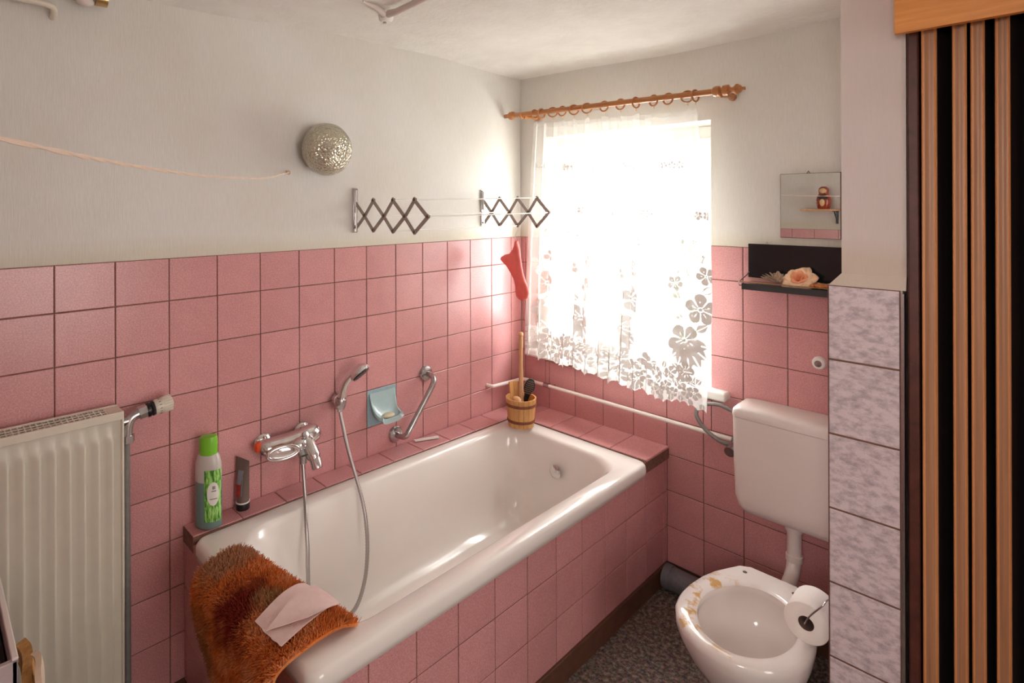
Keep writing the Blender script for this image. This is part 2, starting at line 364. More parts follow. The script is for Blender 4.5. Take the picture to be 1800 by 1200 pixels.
# ------------------------------------------------------------------ window_1
w1 = bpy.data.objects.new('window_1', None); COL.objects.link(w1); w1.location = (.55, .2, WZ0); struct(w1, 'white framed window glowing behind the lace curtain')
def frame(mb, x0, x1, z0, z1, y0, y1, t):
    mb.box((x0, y0, z0), (x0+t, y1, z1)); mb.box((x1-t, y0, z0), (x1, y1, z1)); mb.box((x0+t, y0, z1-t), (x1-t, y1, z1)); mb.box((x0+t, y0, z0), (x1-t, y1, z0+t))
mb = MB(); frame(mb, WX0, WX1, WZ0+.03, WZ1, .18, .24, .055); mb.build('window_frame', 'pvc', w1, bevel=.004)
mb = MB(); frame(mb, WX0+.05, WX1-.05, WZ0+.08, WZ1-.05, .155, .215, .075); mb.build('window_sash', 'pvc', w1, bevel=.006)
mb = MB(); mb.box((WX0+.12, .183, WZ0+.15), (WX1-.12, .187, WZ1-.12)); mb.build('pane', 'pane', w1)
mb = MB(); mb.box((WX0+.085, .135, 1.30), (WX0+.115, .156, 1.34)); mb.tube([(WX0+.1, .13, 1.33), (WX0+.1, .12, 1.32), (WX0+.1, .118, 1.21)], .008); mb.build('window_handle', 'pvc', w1, bevel=.003)
mb = MB(); mb.box((.06, -.052, .818), (1.025, .18, .852)); mb.build('window_sill', 'white', w1, bevel=.007, seg=3)
mb = MB(); mb.box((WX0, .18, .80), (WX1, .36, .822)); mb.build('outer_sill', 'pvc', w1)
# outside: a shrub and the ground it grows on
struct(MB().box((-6, .5, -.6), (8, 14, -.5)).build('trim_2', 'outground'), 'pale ground outside the window')
sh = thing('garden_shrub', 'green leafy shrub outside the window, seen faintly through the lace', 'shrub', (-.1, 3.4, -.5))
mb = MB()
for i in range(2600):
    u = random.gauss(0, .42); v_ = random.gauss(0, .35); z = random.uniform(.1, 1.0)**.8*2.0
    s_ = (1-.35*abs(z-1.1)); c = V(-.1+u*s_, 3.4+v_*s_, -.5+z)
    a = V(random.gauss(0, 1), random.gauss(0, 1), random.gauss(0, 1)).normalized(); b_ = a.cross(V(.3, .2, .9)).normalized(); l = .055
    mb.add([c-a*l, c+b_*l*.4, c+a*l, c-b_*l*.4], [(0, 1, 2, 3)])
mb.build('foliage', 'outsidegreen', sh, smooth=False)
mb = MB()
for k in range(5): mb.tube([(-.1, 3.4, -.5), (-.1+.1*math.cos(k*1.3), 3.4+.1*math.sin(k*1.3), .2), (-.1+.28*math.cos(k*1.3), 3.4+.28*math.sin(k*1.3), 1.1)], [.03, .022, .008], 6)
mb.build('stem', 'hoop', sh)

# ------------------------------------------------------------------ bathtub and its tiled surround
tub = thing('bathtub', 'white enamelled bathtub set into pink tiled surround', 'bathtub', (.44, -.95, 0))
X0, X1, Y0, Y1 = .086, .792, -1.694, -.19
def rrect(x0, x1, y0, y1, r, z, n=10):
    r = min(r, (x1-x0)/2-.001, (y1-y0)/2-.001); out = []
    for cx, cy, a0 in ((x1-r, y1-r, 0), (x0+r, y1-r, PI/2), (x0+r, y0+r, PI), (x1-r, y0+r, 1.5*PI)):
        for k in range(n+1):
            a = a0+PI/2*k/n; out.append(V(cx+r*math.cos(a), cy+r*math.sin(a), z))
    return out
R = []
for ins, z, r in ((.012, .505, .03), (.002, .510, .03), (0, .528, .032), (.001, .548, .034), (.006, .557, .034), (.014, .5605, .034)):
    R.append(rrect(X0+ins, X1-ins, Y0+ins, Y1-ins, r, z))
I = dict(x0=.145, x1=.728, y0=-1.600, y1=-.262)
prof = [(0, .557, .115), (.006, .5535, .12), (.013, .546, .12), (.020, .530, .12), (.028, .49, .125), (.036, .42, .125), (.045, .33, .125), (.060, .245, .12), (.085, .20, .11), (.125, .178, .09), (.18, .168, .06)]
for d_, z, r in prof:
    k = (z-.557)/-.389
    R.append(rrect(I['x0']+d_, I['x1']-d_, I['y0']+d_+.16*k**1.1, I['y1']-d_-.02*k, r, z))
mb = MB().loft(R, 0, False, True)
tb = mb.build('tub_shell', 'enamel', tub, ang=60)
mb = MB(); mb.lathe([(.0, 0), (.028, 0), (.03, .002), (.026, .004), (.0, .004)], (.436, -1.25, .169), n=24); mb.build('drain_plug', 'chrome', tub)
mb = MB(); mb.lathe([(.0, 0), (.026, 0), (.028, .004), (.018, .010), (0, .011)], (.436, -.315, .44), (0, -1, .05), n=24); mb.build('overflow_cover', 'chrome', tub)

su = thing('bathtub_surround', 'pink tiled bath surround with brown grout and ledge along the walls', 'tiled surround', (.5, -.9, 0))
mb = MB()
fr = clipr([.223, .373], .077, .523)
tilefield(mb, (.77, 0, 0), (0, -1, 0), (0, 0, 1), (1, 0, 0), clipr([.0265+.15*k for k in range(12)], 0, 1.69), fr)
mb.box((.748, -1.684, 0), (.766, 0, .536), 1); mb.box((.60, -1.684, 0), (.766, 0, .16), 1)
mb.build('front_panel', ['tile', 'grout'], su, ang=20)
mb = MB()
tilefield(mb, (.77, -1.69, 0), (-1, 0, 0), (0, 0, 1), (0, -1, 0), clipr([.15*k for k in range(1, 6)], 0, .768), clipr([.223, .373], .077, .54))
mb.box((.002, -1.686, 0), (.768, -1.64, .50), 1)
mb.build('end_panel', ['tile', 'grout'], su, ang=20)
# ledge: one wide row along the long wall, one along the window wall
def ledge_poly(mb, quads, z, th=.008, gap=.003):
    for q in quads:
        c = sum((Vector(p) for p in q), V(0, 0))/4 if len(q[0]) == 2 else None
        pts = [Vector((p[0], p[1])) for p in q]
        ins = []
        for i in range(4):
            p, a, b_ = pts[i], pts[i-1], pts[(i+1) % 4]
            e1 = (a-p).normalized(); e2 = (b_-p).normalized(); ins.append(p+(e1+e2)*gap/2)
        ins2 = []
        for i in range(4):
            p, a, b_ = ins[i], ins[i-1], ins[(i+1) % 4]
            e1 = (a-p).normalized(); e2 = (b_-p).normalized(); ins2.append(p+(e1+e2)*.0018)
        A = [V(p.x, p.y, z-th) for p in ins]; B = [V(p.x, p.y, z-.0015) for p in ins]; C_ = [V(p.x, p.y, z) for p in ins2]
        mb.add(A+B+C_, [(0, 1, 5, 4), (1, 2, 6, 5), (2, 3, 7, 6), (3, 0, 4, 7), (4, 5, 9, 8), (5, 6, 10, 9), (6, 7, 11, 10), (7, 4, 8, 11), (8, 9, 10, 11)], 0, random.uniform(.4, 1))
ex = lambda y: .088+.034*(y+1.69)/1.49
ZL = .5655
mb = MB(); ys = [-1.692]+[-(1.535-.152*k) for k in range(10)]+[-.02]; ys = [y for y in ys if y < -.1]+[-.001]
ys = sorted(ys)
for a, b_ in zip(ys[:-1], ys[1:]):
    if b_-a > .02: ledge_poly(mb, [((.0015, a), (ex(a), a), (ex(b_), b_), (.0015, b_))], ZL)
mb.box((.0015, -1.692, .515), (.086, -.0015, ZL-.0028), 1)
mb.add([V(.086, -1.692, ZL-.0028), V(ex(-1.692)+.002, -1.692, ZL-.0028), V(ex(-.2)+.002, -.2, ZL-.0028), V(.086, -.2, ZL-.0028), V(.086, -1.692, .548), V(ex(-1.692)+.002, -1.692, .548), V(ex(-.2)+.002, -.2, .548), V(.086, -.2, .548)],
       [(0, 1, 2, 3), (0, 4, 5, 1), (1, 5, 6, 2), (2, 6, 7, 3)], 1)
mb.build('side_ledge', ['tile', 'grout'], su, ang=20)
mb = MB(); xs = [.1236+.0]+[.1736+.15*k for k in range(0, 5)]; xs = [ex(-.1)]+[.1736+.15*k for k in range(4)]+[.785]
for a, b_ in zip(xs[:-1], xs[1:]): ledge_poly(mb, [((a, -.200), (b_, -.196 if b_ > .7 else -.200), (b_, -.0005), (a, -.0005))], ZL+.001)
mb.box((.12, -.2, .515), (.783, -.0, ZL-.0018), 1)
mb.build('end_ledge', ['tile', 'grout'], su, ang=20)
struct(MB().box((.766, -1.70, 0), (.779, 0, .079)).build('baseboard_front', 'brownpaint', bevel=.003), 'brown painted skirting under the tub panel')

# ------------------------------------------------------------------ toilet
to = thing('toilet', 'white ceramic toilet pan without seat, rust stains on rim', 'toilet', (1.275, -.5, 0))
HALF = [(0, -.775), (.05, -.770), (.095, -.750), (.135, -.712), (.160, -.665), (.171, -.61), (.170, -.55), (.160, -.485), (.143, -.43), (.118, -.380), (.094, -.335), (.086, -.326), (.075, -.322), (0, -.322)]
OUTL = [(x, y) for x, y in HALF]+[(-x, y) for x, y in HALF[1:-1][::-1]]
def pan(cx, hw, yf, yb, wb, z, yw=-.555, n=48):
    """plan outline: rounded front, straight taper to a squared back; sampled by angle round the bowl centre"""
    out = []
    for k in range(n):
        a = -PI/2+2*PI*k/n; d_ = (math.cos(a), math.sin(a)); best = 0
        for (p, q_) in zip(OUTL, OUTL[1:]+OUTL[:1]):
            ax_, ay_ = p[0], p[1]+.575; bx_, by_ = q_[0]-p[0], q_[1]-p[1]; den = d_[0]*by_-d_[1]*bx_
            if abs(den) < 1e-12: continue
            t = (ax_*by_-ay_*bx_)/den; u = (ax_*d_[1]-ay_*d_[0])/den
            if t > 0 and -1e-6 <= u <= 1+1e-6: best = max(best, t)
        x, y = best*d_[0], best*d_[1]-.575
        y = yw+(y-yw)*((yf-yw)/(-.775-yw) if y < yw else (yb-yw)/(-.322-yw)); out.append(V(cx+x*hw/.171, y, z))
    return out
def ell(cx, cy, a, b_, z, n=48): return [V(cx+a*math.cos(-PI/2+2*PI*k/n), cy+b_*math.sin(-PI/2+2*PI*k/n), z) for k in range(n)]
cx = 1.272
R = [pan(cx, .105, -.62, -.30, .09, 0, -.47), pan(cx, .102, -.61, -.30, .09, .05, -.47), pan(cx, .100, -.62, -.30, .085, .14, -.48), pan(cx, .118, -.665, -.31, .085, .21, -.50), pan(cx, .148, -.725, -.315, .085, .28, -.53),
     pan(cx, .166, -.762, -.32, .088, .34, -.55), pan(cx, .171, -.775, -.322, .09, .375, -.555), pan(cx, .170, -.775, -.322, .089, .392, -.555), pan(cx, .163, -.766, -.328, .084, .400, -.555),
     ell(cx+.006, -.575, .132, .172, .400), ell(cx+.006, -.575, .122, .162, .394), ell(cx+.006, -.575, .121, .160, .375), ell(cx+.006, -.572, .128, .168, .362), ell(cx+.006, -.565, .120, .155, .31), ell(cx+.006, -.555, .100, .125, .265), ell(cx+.006, -.55, .06, .075, .25)]
m, nt, b = newmat('ceramic_with_rust'); v = coords(nt); n1 = noise(nt, v, 22, 5, .65)
tc = N(nt, 'ShaderNodeTexCoord'); sp = N(nt, 'ShaderNodeSeparateXYZ'); nt.links.new(tc.outputs['Object'], sp.inputs[0])
mr = N(nt, 'ShaderNodeMapRange'); mr.inputs[1].default_value = .388; mr.inputs[2].default_value = .397; nt.links.new(sp.outputs[2], mr.inputs[0])
mr2 = N(nt, 'ShaderNodeMapRange'); mr2.inputs[1].default_value = 1.36; mr2.inputs[2].default_value = 1.20; nt.links.new(sp.outputs[0], mr2.inputs[0])
mr3 = N(nt, 'ShaderNodeMapRange'); mr3.inputs[1].default_value = -.40; mr3.inputs[2].default_value = -.47; nt.links.new(sp.outputs[1], mr3.inputs[0])
st = ramp(nt, n1, [(.50, (0, 0, 0)), (.60, (1, 1, 1))])
mu = N(nt, 'ShaderNodeMath', operation='MULTIPLY'); nt.links.new(mr.outputs[0], mu.inputs[0]); nt.links.new(mr2.outputs[0], mu.inputs[1])
mu2 = N(nt, 'ShaderNodeMath', operation='MULTIPLY'); nt.links.new(mu.outputs[0], mu2.inputs[0]); nt.links.new(mr3.outputs[0], mu2.inputs[1])
mu3 = N(nt, 'ShaderNodeMath', operation='MULTIPLY'); nt.links.new(mu2.outputs[0], mu3.inputs[0]); nt.links.new(st, mu3.inputs[1])
nt.links.new(mixc(nt, mu3.outputs[0], (.78, .72, .69), (.60, .36, .13)), b.inputs['Base Color']); b.inputs['Roughness'].default_value = .14; b.inputs['Coat Weight'].default_value = .4
mb = MB().loft(R); mb.build('toilet_bowl', m, to, ang=50)
for x in (1.203, 1.341): MB().lathe([(0, 0), (.0065, 0), (.0065, .0012), (0, .0012)], (x, -.368, .3995), n=16).build('hinge_hole', 'rivet', to)
tk = thing('toilet_cistern', 'cream plastic cistern mounted on pink tiles above the toilet', 'cistern', (1.27, -.08, .47))
def tankring(x0, x1, y0, y1, z, r=.022, ch=0): return rrect(x0+ch, x1-ch, y0, y1, r, z, 5)
ZB, ZTK = .468, .812
R = [rrect(1.128, 1.418, -.118, -.012, .02, ZB, 5), rrect(1.112, 1.434, -.135, -.008, .022, ZB+.008, 5), rrect(1.098, 1.448, -.146, -.005, .024, ZB+.03, 5), rrect(1.090, 1.456, -.150, -.003, .024, ZB+.06, 5), rrect(1.086, 1.460, -.152, -.003, .024, .65, 5), rrect(1.084, 1.462, -.154, -.003, .024, ZTK, 5)]
MB().loft(R).build('tank_body', 'tank', tk, ang=50)
R = [rrect(1.083, 1.463, -.155, -.003, .024, ZTK+.0015, 5), rrect(1.082, 1.464, -.156, -.003, .025, ZTK+.012, 5), rrect(1.084, 1.462, -.153, -.003, .026, ZTK+.026, 5), rrect(1.092, 1.454, -.144, -.006, .026, ZTK+.035, 5), rrect(1.104, 1.442, -.130, -.012, .024, ZTK+.038, 5)]
MB().loft(R).build('tank_lid', 'tank', tk, ang=50)
mb = MB(); mb.box((1.40, -.115, ZTK+.038), (1.44, -.05, ZTK+.046)); mb.build('flush_button', 'tank', tk, bevel=.003)
mb = MB(); pp = bez([(1.265, -.085, .475), (1.265, -.085, .40), (1.265, -.087, .345), (1.265, -.115, .305), (1.265, -.19, .285), (1.265, -.31, .28)], 8)
mb.tube(pp, .022, 20); mb.lathe([(.027, 0), (.027, .022), (.024, .024)], (1.265, -.085, .448), n=24); mb.lathe([(.026, 0), (.026, .02)], (1.265, -.085, .345), n=24)
tag(mb.build('flush_pipe', 'pipewhite'), 'white flush pipe running from cistern down to toilet bowl', 'pipe')
mb = MB(); mb.tube([(.79, -.050, .052), (1.10, -.052, .052), (1.27, -.056, .055)], .044, 24); mb.lathe([(.047, 0), (.047, .03)], (.79, -.05, .052), (1, 0, 0), 24); mb.tube(bez([(1.27, -.056, .055), (1.272, -.15, .07), (1.272, -.30, .09)], 6), .044, 24)
tag(mb.build('drain_pipe', 'drain'), 'fat grey drain pipe lying on the floor along the window wall', 'pipe')

# ------------------------------------------------------------------ cold water pipe, valve and hose
wp = thing('water_pipe', 'white painted water pipe running along the tiles below the window', 'pipe', (.5, -.03, .68))
mb = MB(); mb.tube(bez([(-.005, -.268, .699), (.024, -.262, .698), (.030, -.235, .696), (.030, -.10, .690), (.034, -.045, .689), (.06, -.030, .688), (.12, -.030, .687)], 6), .0085, 14)
mb.tube([(.12, -.030, .687), (.60, -.030, .684), (1.075, -.032, .680)], .0085, 14); mb.build('pipe_run', 'pipewhite', wp)
mb = MB(); mb.tube([(.165, -.030, .687), (.195, -.030, .687)], .0125, 8); mb.tube([(.21, -.004, .687), (.21, -.03, .687)], .006, 8); mb.build('pipe_clamp', 'dullchrome', wp)
an = thing('angle_valve', 'grey metal angle valve with bent supply hose beside the cistern', 'valve', (1.06, -.05, .68))
mb = MB(); mb.tube([(1.045, -.033, .680), (1.082, -.033, .680)], .013, 14); mb.tube([(1.062, -.033, .680), (1.062, -.075, .668)], .012, 14)
mb.build('valve_body', 'greypaint', an)
mb = MB(); mb.tube([(1.062, -.070, .669), (1.062, -.108, .660)], [.017, .019], 16); mb.build('valve_knob', 'dullchrome', an)
mb = MB(); mb.tube(bez([(1.052, -.070, .674), (1.02, -.085, .682), (.965, -.085, .712), (.93, -.08, .757), (.945, -.072, .795), (1.0, -.066, .812), (1.05, -.066, .803), (1.088, -.066, .792)], 8), .0075, 12)
mb.tube([(1.062, -.066, .799), (1.088, -.066, .792)], .012, 8)
mb.build('supply_hose', 'greypaint', an)
kn = thing('wall_fitting', 'small round white wall fitting with grey centre, left of the marbled pillar', 'wall fitting', (1.322, -.005, 1.023))
MB().lathe([(.022, 0), (.022, .008), (.019, .018), (.012, .021)], (1.322, 0, 1.023), (0, -1, 0), 24).build('rosette', 'white', kn)
MB().lathe([(.0, 0), (.011, 0), (.011, .004), (.0, .005)], (1.322, -.0205, 1.023), (0, -1, 0), 20).build('centre_cap', 'dullchrome', kn)

# ------------------------------------------------------------------ radiator
rd = thing('radiator', 'cream ribbed panel radiator with slotted top on the left wall', 'radiator', (.07, -2.2, .15))
RY0, RY1, RZ0, RZ1 = -2.66, -1.884, .16, .995
pf = []; y = RY1-.012; pitch = .0334
pf = [(RY1-.004, 0)]
yy = RY1-.030
while yy > RY0+.03:
    pf += [(yy+.0065, 0), (yy+.0022, 1), (yy-.0008, 1), (yy-.0120, .25), (yy-.020, 0)]; yy -= pitch
pf.append((RY0+.004, 0))
zs = [(RZ0, 0), (RZ0+.03, 0), (RZ0+.05, 1), (RZ1-.075, 1), (RZ1-.058, .6), (RZ1-.048, 0), (RZ1-.008, 0)]
rings = [[V((.0958+.0066*h*g), y_, z) for y_, h in pf] for z, g in zs]
mb = MB(); mb.loft(rings, 0, False, False, False); mb.box((.040, RY0+.002, RZ0), (.0925, RY1-.002, RZ1-.03), 0)
mb.build('front_panel', 'radfront', rd, ang=50)
mb = MB(); mb.box((.022, RY1-.006, RZ0-.005), (.1025, RY1+.001, RZ1+.004)); mb.build('side_cover', 'cream', rd, bevel=.003)
mb = MB(); mb.box((.022, RY0, RZ1-.020), (.034, RY1, RZ1+.006)); mb.box((.0935, RY0, RZ1-.016), (.1035, RY1, RZ1+.006))
mb.box((.034, RY1-.036, RZ1-.006), (.0935, RY1, RZ1+.005)); mb.box((.0535, RY0, RZ1), (.0565, RY1-.03, RZ1+.005)); mb.box((.0735, RY0, RZ1), (.0765, RY1-.03, RZ1+.005))
y = RY1-.036
while y > RY0: mb.box((.034, y-.0035, RZ1-.002), (.0935, y+.0010, RZ1+.0045)); y -= .0132
mb.build('top_grille', 'cream', rd, bevel=.0012, seg=1)
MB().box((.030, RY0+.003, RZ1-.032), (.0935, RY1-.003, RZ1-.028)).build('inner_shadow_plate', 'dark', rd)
va = MB(); va.tube([(.058, -1.884, .955), (.058, -1.858, .957)], .013, 16); va.tube(bez([(.058, -1.866, .905), (.058, -1.862, .945), (.058, -1.85, .965), (.058, -1.818, .974)], 5), .014, 16); va.tube([(.058, -1.863, .915), (.058, -1.863, .895)], .018, 6); va.tube([(.058, -1.835, .970), (.058, -1.812, .975)], .0185, 6)
vo_ = va.build('thermostatic_valve', 'dullchrome', rd)
ax = V(0, 1, .13).normalized(); c0 = V(.058, -1.814, .974)
MB().lathe([(.012, 0), (.021, .002), (.022, .008), (.019, .012), (.022, .016), (.021, .022)], c0, ax, 24).build('collar', 'black', vo_)
mb = MB(); mb.lathe([(.0, .022), (.0205, .022), (.0225, .028), (.0225, .062), (.020, .070), (.012, .074), (0, .075)], c0, ax, 32)
q = V(0, 0, 1).rotation_difference(ax)
for k in range(20):
    a = 2*PI*k/20; p = q @ V(.0222*math.cos(a), .0222*math.sin(a), .058); mb.tube([c0+p-ax*.012, c0+p+ax*.012], .0017, 6)
mb.build('valve_head', 'cream', vo_)
mb = MB()
for k in range(14):
    a = 2*PI*k/14; p = q @ V(.0226*math.cos(a), .0226*math.sin(a), .036); mb.tube([c0+p-ax*.003, c0+p+ax*.003], .0008, 5)
mb.build('scale_marks', 'black', vo_)
mb = MB(); mb.tube([(.030, -1.858, 0), (.030, -1.860, .88), (.045, -1.862, .90), (.058, -1.863, .912)], .0095, 14)
tag(mb.build('heating_pipe', 'greypaint'), 'dark grey vertical heating pipe right of the radiator', 'pipe')

# ------------------------------------------------------------------ bath mixer, hose, hand shower
tp = thing('bath_mixer', 'chrome single lever bath mixer tap on the pink tiles', 'tap', (.04, -1.35, .745))
mb = MB()
R = []
for t, rx, rz, dz in ((-1.462, .020, .016, .004), (-1.452, .030, .024, .004), (-1.43, .034, .028, .003), (-1.38, .035, .030, 0), (-1.33, .036, .031, 0), (-1.29, .038, .035, .002), (-1.262, .037, .035, .004), (-1.243, .030, .029, .005), (-1.232, .016, .016, .006)):
    R.append([V(.052+rx*math.cos(2*PI*k/24)*(1 if abs(math.cos(2*PI*k/24)) < .9 else 1.0), t, .748+dz+rz*math.sin(2*PI*k/24)) for k in range(24)])
mb.loft(R)
for y in (-1.425, -1.275): mb.lathe([(.034, 0), (.034, .006), (.028, .012), (.018, .016), (.018, .03)], (0, y, .750), (1, 0, 0), 24)
mb.build('mixer_body', 'chrome', tp, ang=60)
MB().lathe([(.010, 0), (.017, .002), (.018, .012), (.013, .020), (.004, .023)], (.045, -1.452, .757), (0, -1, .08), 20).build('temperature_cap', 'orange', tp)
# looped lever
mb = MB(); lp = []
for k in range(33):
    a = 2*PI*k/32; lp.append(V(.100+.010*math.cos(a), -1.398+.052*math.cos(a), .738+.021*math.sin(a)))
mb.tube(lp, .0062, 10); mb.loft([[V(p.x-.005, -1.398+(p.y+1.398)*.97, .738+(p.z-.738)*.95) for p in lp[:-1]], [V(p.x-.001, -1.398+(p.y+1.398)*.97, .738+(p.z-.738)*.95) for p in lp[:-1]], [V(p.x+.003, -1.398+(p.y+1.398)*.6, .738+(p.z-.738)*.5) for p in lp[:-1]]]); mb.sphere((.090, -1.33, .745), .026, sc_=(1, 1.2, .9))
mb.tube([(.085, -1.398, .738), (.098, -1.40, .738)], [.02, .014], 14)
mb.build('lever', 'chrome', tp, ang=60)
MB().lathe([(.010, 0), (.013, .003), (.0115, .010), (.005, .012)], (.095, -1.315, .772), (.8, .1, .5), 16).build('diverter_knob', 'dullchrome', tp)
mb = MB(); mb.tube(bez([(.065, -1.305, .748), (.105, -1.302, .735), (.138, -1.300, .700), (.156, -1.300, .672)], 6), [.027]*6+[.024]*6+[.020]*6+[.019], 18); mb.build('spout', 'chrome', tp, ang=60)
mb = MB(); mb.lathe([(.013, 0), (.013, .026)], (.118, -1.334, .690), (0, 0, 1), 12); mb.tube([(.075, -1.330, .74), (.108, -1.333, .722), (.118, -1.334, .712)], .014, 12); mb.build('hose_outlet', 'dullchrome', tp)

hs = [(0.118, -1.334, 0.692), (0.135, -1.340, 0.64), (0.16, -1.349, 0.58), (0.2, -1.369, 0.528), (0.228, -1.380, 0.46), (0.24, -1.386, 0.404), (0.25, -1.384, 0.316), (0.27, -1.355, 0.240), (0.28, -1.29, 0.214), (0.28, -1.23, 0.224), (0.27, -1.185, 0.291), (0.25, -1.159, 0.388), (0.22, -1.149, 0.492), (0.17, -1.146, 0.583), (0.12, -1.151, 0.682), (0.08, -1.149, 0.764), (0.064, -1.149, 0.806)]
pts = bez(hs, 22); mb = MB(); mb.tube(pts, [.0066+.0007*(1 if i % 2 else -1) for i in range(len(pts))], 10)
ho = tag(mb.build('shower_hose', 'hose', ang=80), 'grey metal shower hose hanging into the tub from mixer tap', 'shower hose')
hd = thing('shower_holder', 'chrome wall bracket holding the hand shower', 'bracket', (0, -1.118, .83))
mb = MB(); mb.lathe([(.024, 0), (.026, .004), (.024, .022), (.016, .030)], (0, -1.118, .835), (1, 0, 0), 24, sy=1.25); mb.build('wall_plate', 'chrome', hd)
mb = MB(); mb.lathe([(.018, -.018), (.020, -.012), (.022, .016), (.020, .020), (.0145, .020), (.0125, -.018)], (.060, -1.145, .835), (.12, .10, 1), 20, caps=False); mb.tube([(.025, -1.12, .835), (.046, -1.135, .835)], .012, 12)
mb.build('cradle', 'dullchrome', hd)
hh = thing('hand_shower', 'chrome hand shower head with dark spray face in wall holder', 'hand shower', (.065, -1.145, .83))
mb = MB(); hp = bez([(.060, -1.148, .806), (.062, -1.145, .84), (.066, -1.140, .88), (.074, -1.130, .915), (.088, -1.112, .940), (.100, -1.098, .950)], 6)
mb.tube(hp, [.010+.004*min(1, i/10)+.002*max(0, i-20)/10 for i in range(len(hp))], 18); mb.build('handle', 'chrome', hh, ang=60)
fn = V(.62, .30, -.72).normalized(); hc = V(.104, -1.085, .945)
q = V(0, 0, 1).rotation_difference(fn)
MB().lathe([(.0, -.032), (.019, -.030), (.034, -.019), (.042, -.004), (.0415, .003), (.036, .005)], hc, fn, 28).build('shower_head', 'chrome', hh, ang=60)
mb = MB(); mb.lathe([(0, 0), (.0365, 0), (.0365, .004), (.032, .006), (0, .006)], hc+fn*.003, fn, 28)
for rr_, nn in ((.011, 6), (.023, 12)):
    for k in range(nn): mb.sphere(tuple(hc+fn*.009+q @ V(rr_*math.cos(2*PI*k/nn), rr_*math.sin(2*PI*k/nn), 0)), .0015, 6, 4)
mb.build('spray_face', 'black', hh)

# ------------------------------------------------------------------ soap dish tile, soap, grab rail
sd = thing('soap_dish', 'pale blue ceramic soap dish tile set in the pink tiles', 'soap dish', (0, -.906, .68))
mb = MB(); tilefield(mb, (.0004, 0, 0), (0, -1, 0), (0, 0, 1), (1, 0, 0), [(.8311, .9811)], [(.68, .83)]); mb.build('backing_tile', ['blue', 'grout'], sd, ang=20)
R = []
for k in range(9):
    t = k/8; a = t*PI/2
    z = .815-.105*math.sin(a); x = .002+.060*(1-math.cos(a))**1.1; wd = .050+.012*(1-t)
    th = .0042
    R.append((t, x, z, wd))
mb = MB(); rings = []; n = 14
for (t, x, z, wd) in R:   # scoop: U-shaped sections, the rim curls forward
    rim = []
    for k in range(n+1):
        s_ = -1+2*k/n; rim.append(V(x+.010*abs(s_)**3*t+.001, -.906+wd*s_*(1 if True else 1), z+.020*abs(s_)**4*t))
    rings.append(rim)
lipx = [V(.066+.002*abs(-1+2*k/n), -.906+.052*(-1+2*k/n), .722+.018*abs(-1+2*k/n)**4) for k in range(n+1)]
rings.append(lipx); rings.append([p+V(.003, 0, -.002) for p in lipx])
under = []
for (t, x, z, wd) in R[::-1]:
    under.append([V(max(.0008, (x+.010*abs(-1+2*k/n)**3*t)+.001)*1.02+.003*t, -.906+(wd+.004)*(-1+2*k/n), z+.020*abs(-1+2*k/n)**4*t-.007*t-.002) for k in range(n+1)])
rings += under
mb.loft(rings, 0, False, False, False)
for e in (0, n): 
    idx = [r[e] for r in rings]; mb.add(idx, [tuple(range(len(idx)))])
mb.build('dish_scoop', 'blueglaze', sd, ang=50)
tag(MB().sphere((.038, -.903, .7235), .022, sc_=(1, 1.35, .42)).build('soap_bar', 'soap'), 'small worn cream soap bar lying in the blue dish', 'soap')
gr = thing('grab_rail', 'angled chrome grab rail screwed to the tiles beside the soap dish', 'grab rail', (.03, -.75, .62))
pa, pb = V(0, -.667, .838), V(0, -.838, .618)
pts = bez([pa+V(.006, 0, 0), pa+V(.030, 0, 0), pa+V(.058, -.006, -.006), pa+V(.070, -.022, -.032), (pa+pb)/2+V(.071, 0, 0), pb+V(.070, .022, .032), pb+V(.060, .006, .006), pb+V(.030, 0, 0), pb+V(.006, 0, 0)], 8)
MB().tube(pts, .0120, 18).build('bar', 'dullchrome', gr, ang=60)
for p in (pa, pb): MB().lathe([(.034, 0), (.035, .004), (.031, .010), (.018, .014)], p, (1, 0, 0), 28).build('flange', 'dullchrome', gr)
T = Matrix.Translation((.043, -.70, ZL+.006)) @ Matrix.Rotation(math.radians(68), 4, 'Z')
tag(MB().box((-.055, -.008, -.003), (.055, .008, .003), T=T).build('plastic_strip', 'white', bevel=.001), 'thin white plastic strip lying on the tub ledge behind the grab rail', 'plastic strip')

# ------------------------------------------------------------------ bottles on the ledge
def label_mat():
    m, nt, b = newmat('shampoo_label_print'); v = coords(nt, (1, 1, .22)); n1 = noise(nt, v, 130, 3, .7)
    nt.links.new(ramp(nt, n1, [(.40, (.03, .16, .02)), (.50, (.16, .45, .06)), (.60, (.40, .72, .22))]), b.inputs['Base Color']); b.inputs['Roughness'].default_value = .35; return m
m, nt, b = newmat('translucent_bottle'); tc = N(nt, 'ShaderNodeTexCoord'); sp = N(nt, 'ShaderNodeSeparateXYZ'); nt.links.new(tc.outputs['Object'], sp.inputs[0])
nt.links.new(ramp(nt, sp.outputs[2], [(.711, (.17, .27, .25)), (.714, (.62, .58, .54))]), b.inputs['Base Color']); b.inputs['Roughness'].default_value = .3; b.inputs['Transmission Weight'].default_value = .12
M['bottle'] = m; M['labelgreen'] = label_mat()
bt = thing('shampoo_bottle', 'tall translucent shampoo bottle with lime green cap and leafy label', 'bottle', (.062, -1.632, ZL))
qb = Matrix.Translation((.060, -1.634, 0)) @ Matrix.Rotation(math.radians(40), 4, 'Z')
def oval(a, b_, z, n=40): return [V(a*math.cos(2*PI*k/n), b_*math.sin(2*PI*k/n), z) for k in range(n)]
R = [oval(.036, .024, ZL+.001), oval(.041, .028, ZL+.004), oval(.042, .029, ZL+.012), oval(.042, .029, .735), oval(.041, .0285, .765), oval(.036, .026, .785), oval(.029, .022, .797), oval(.025, .020, .800)]
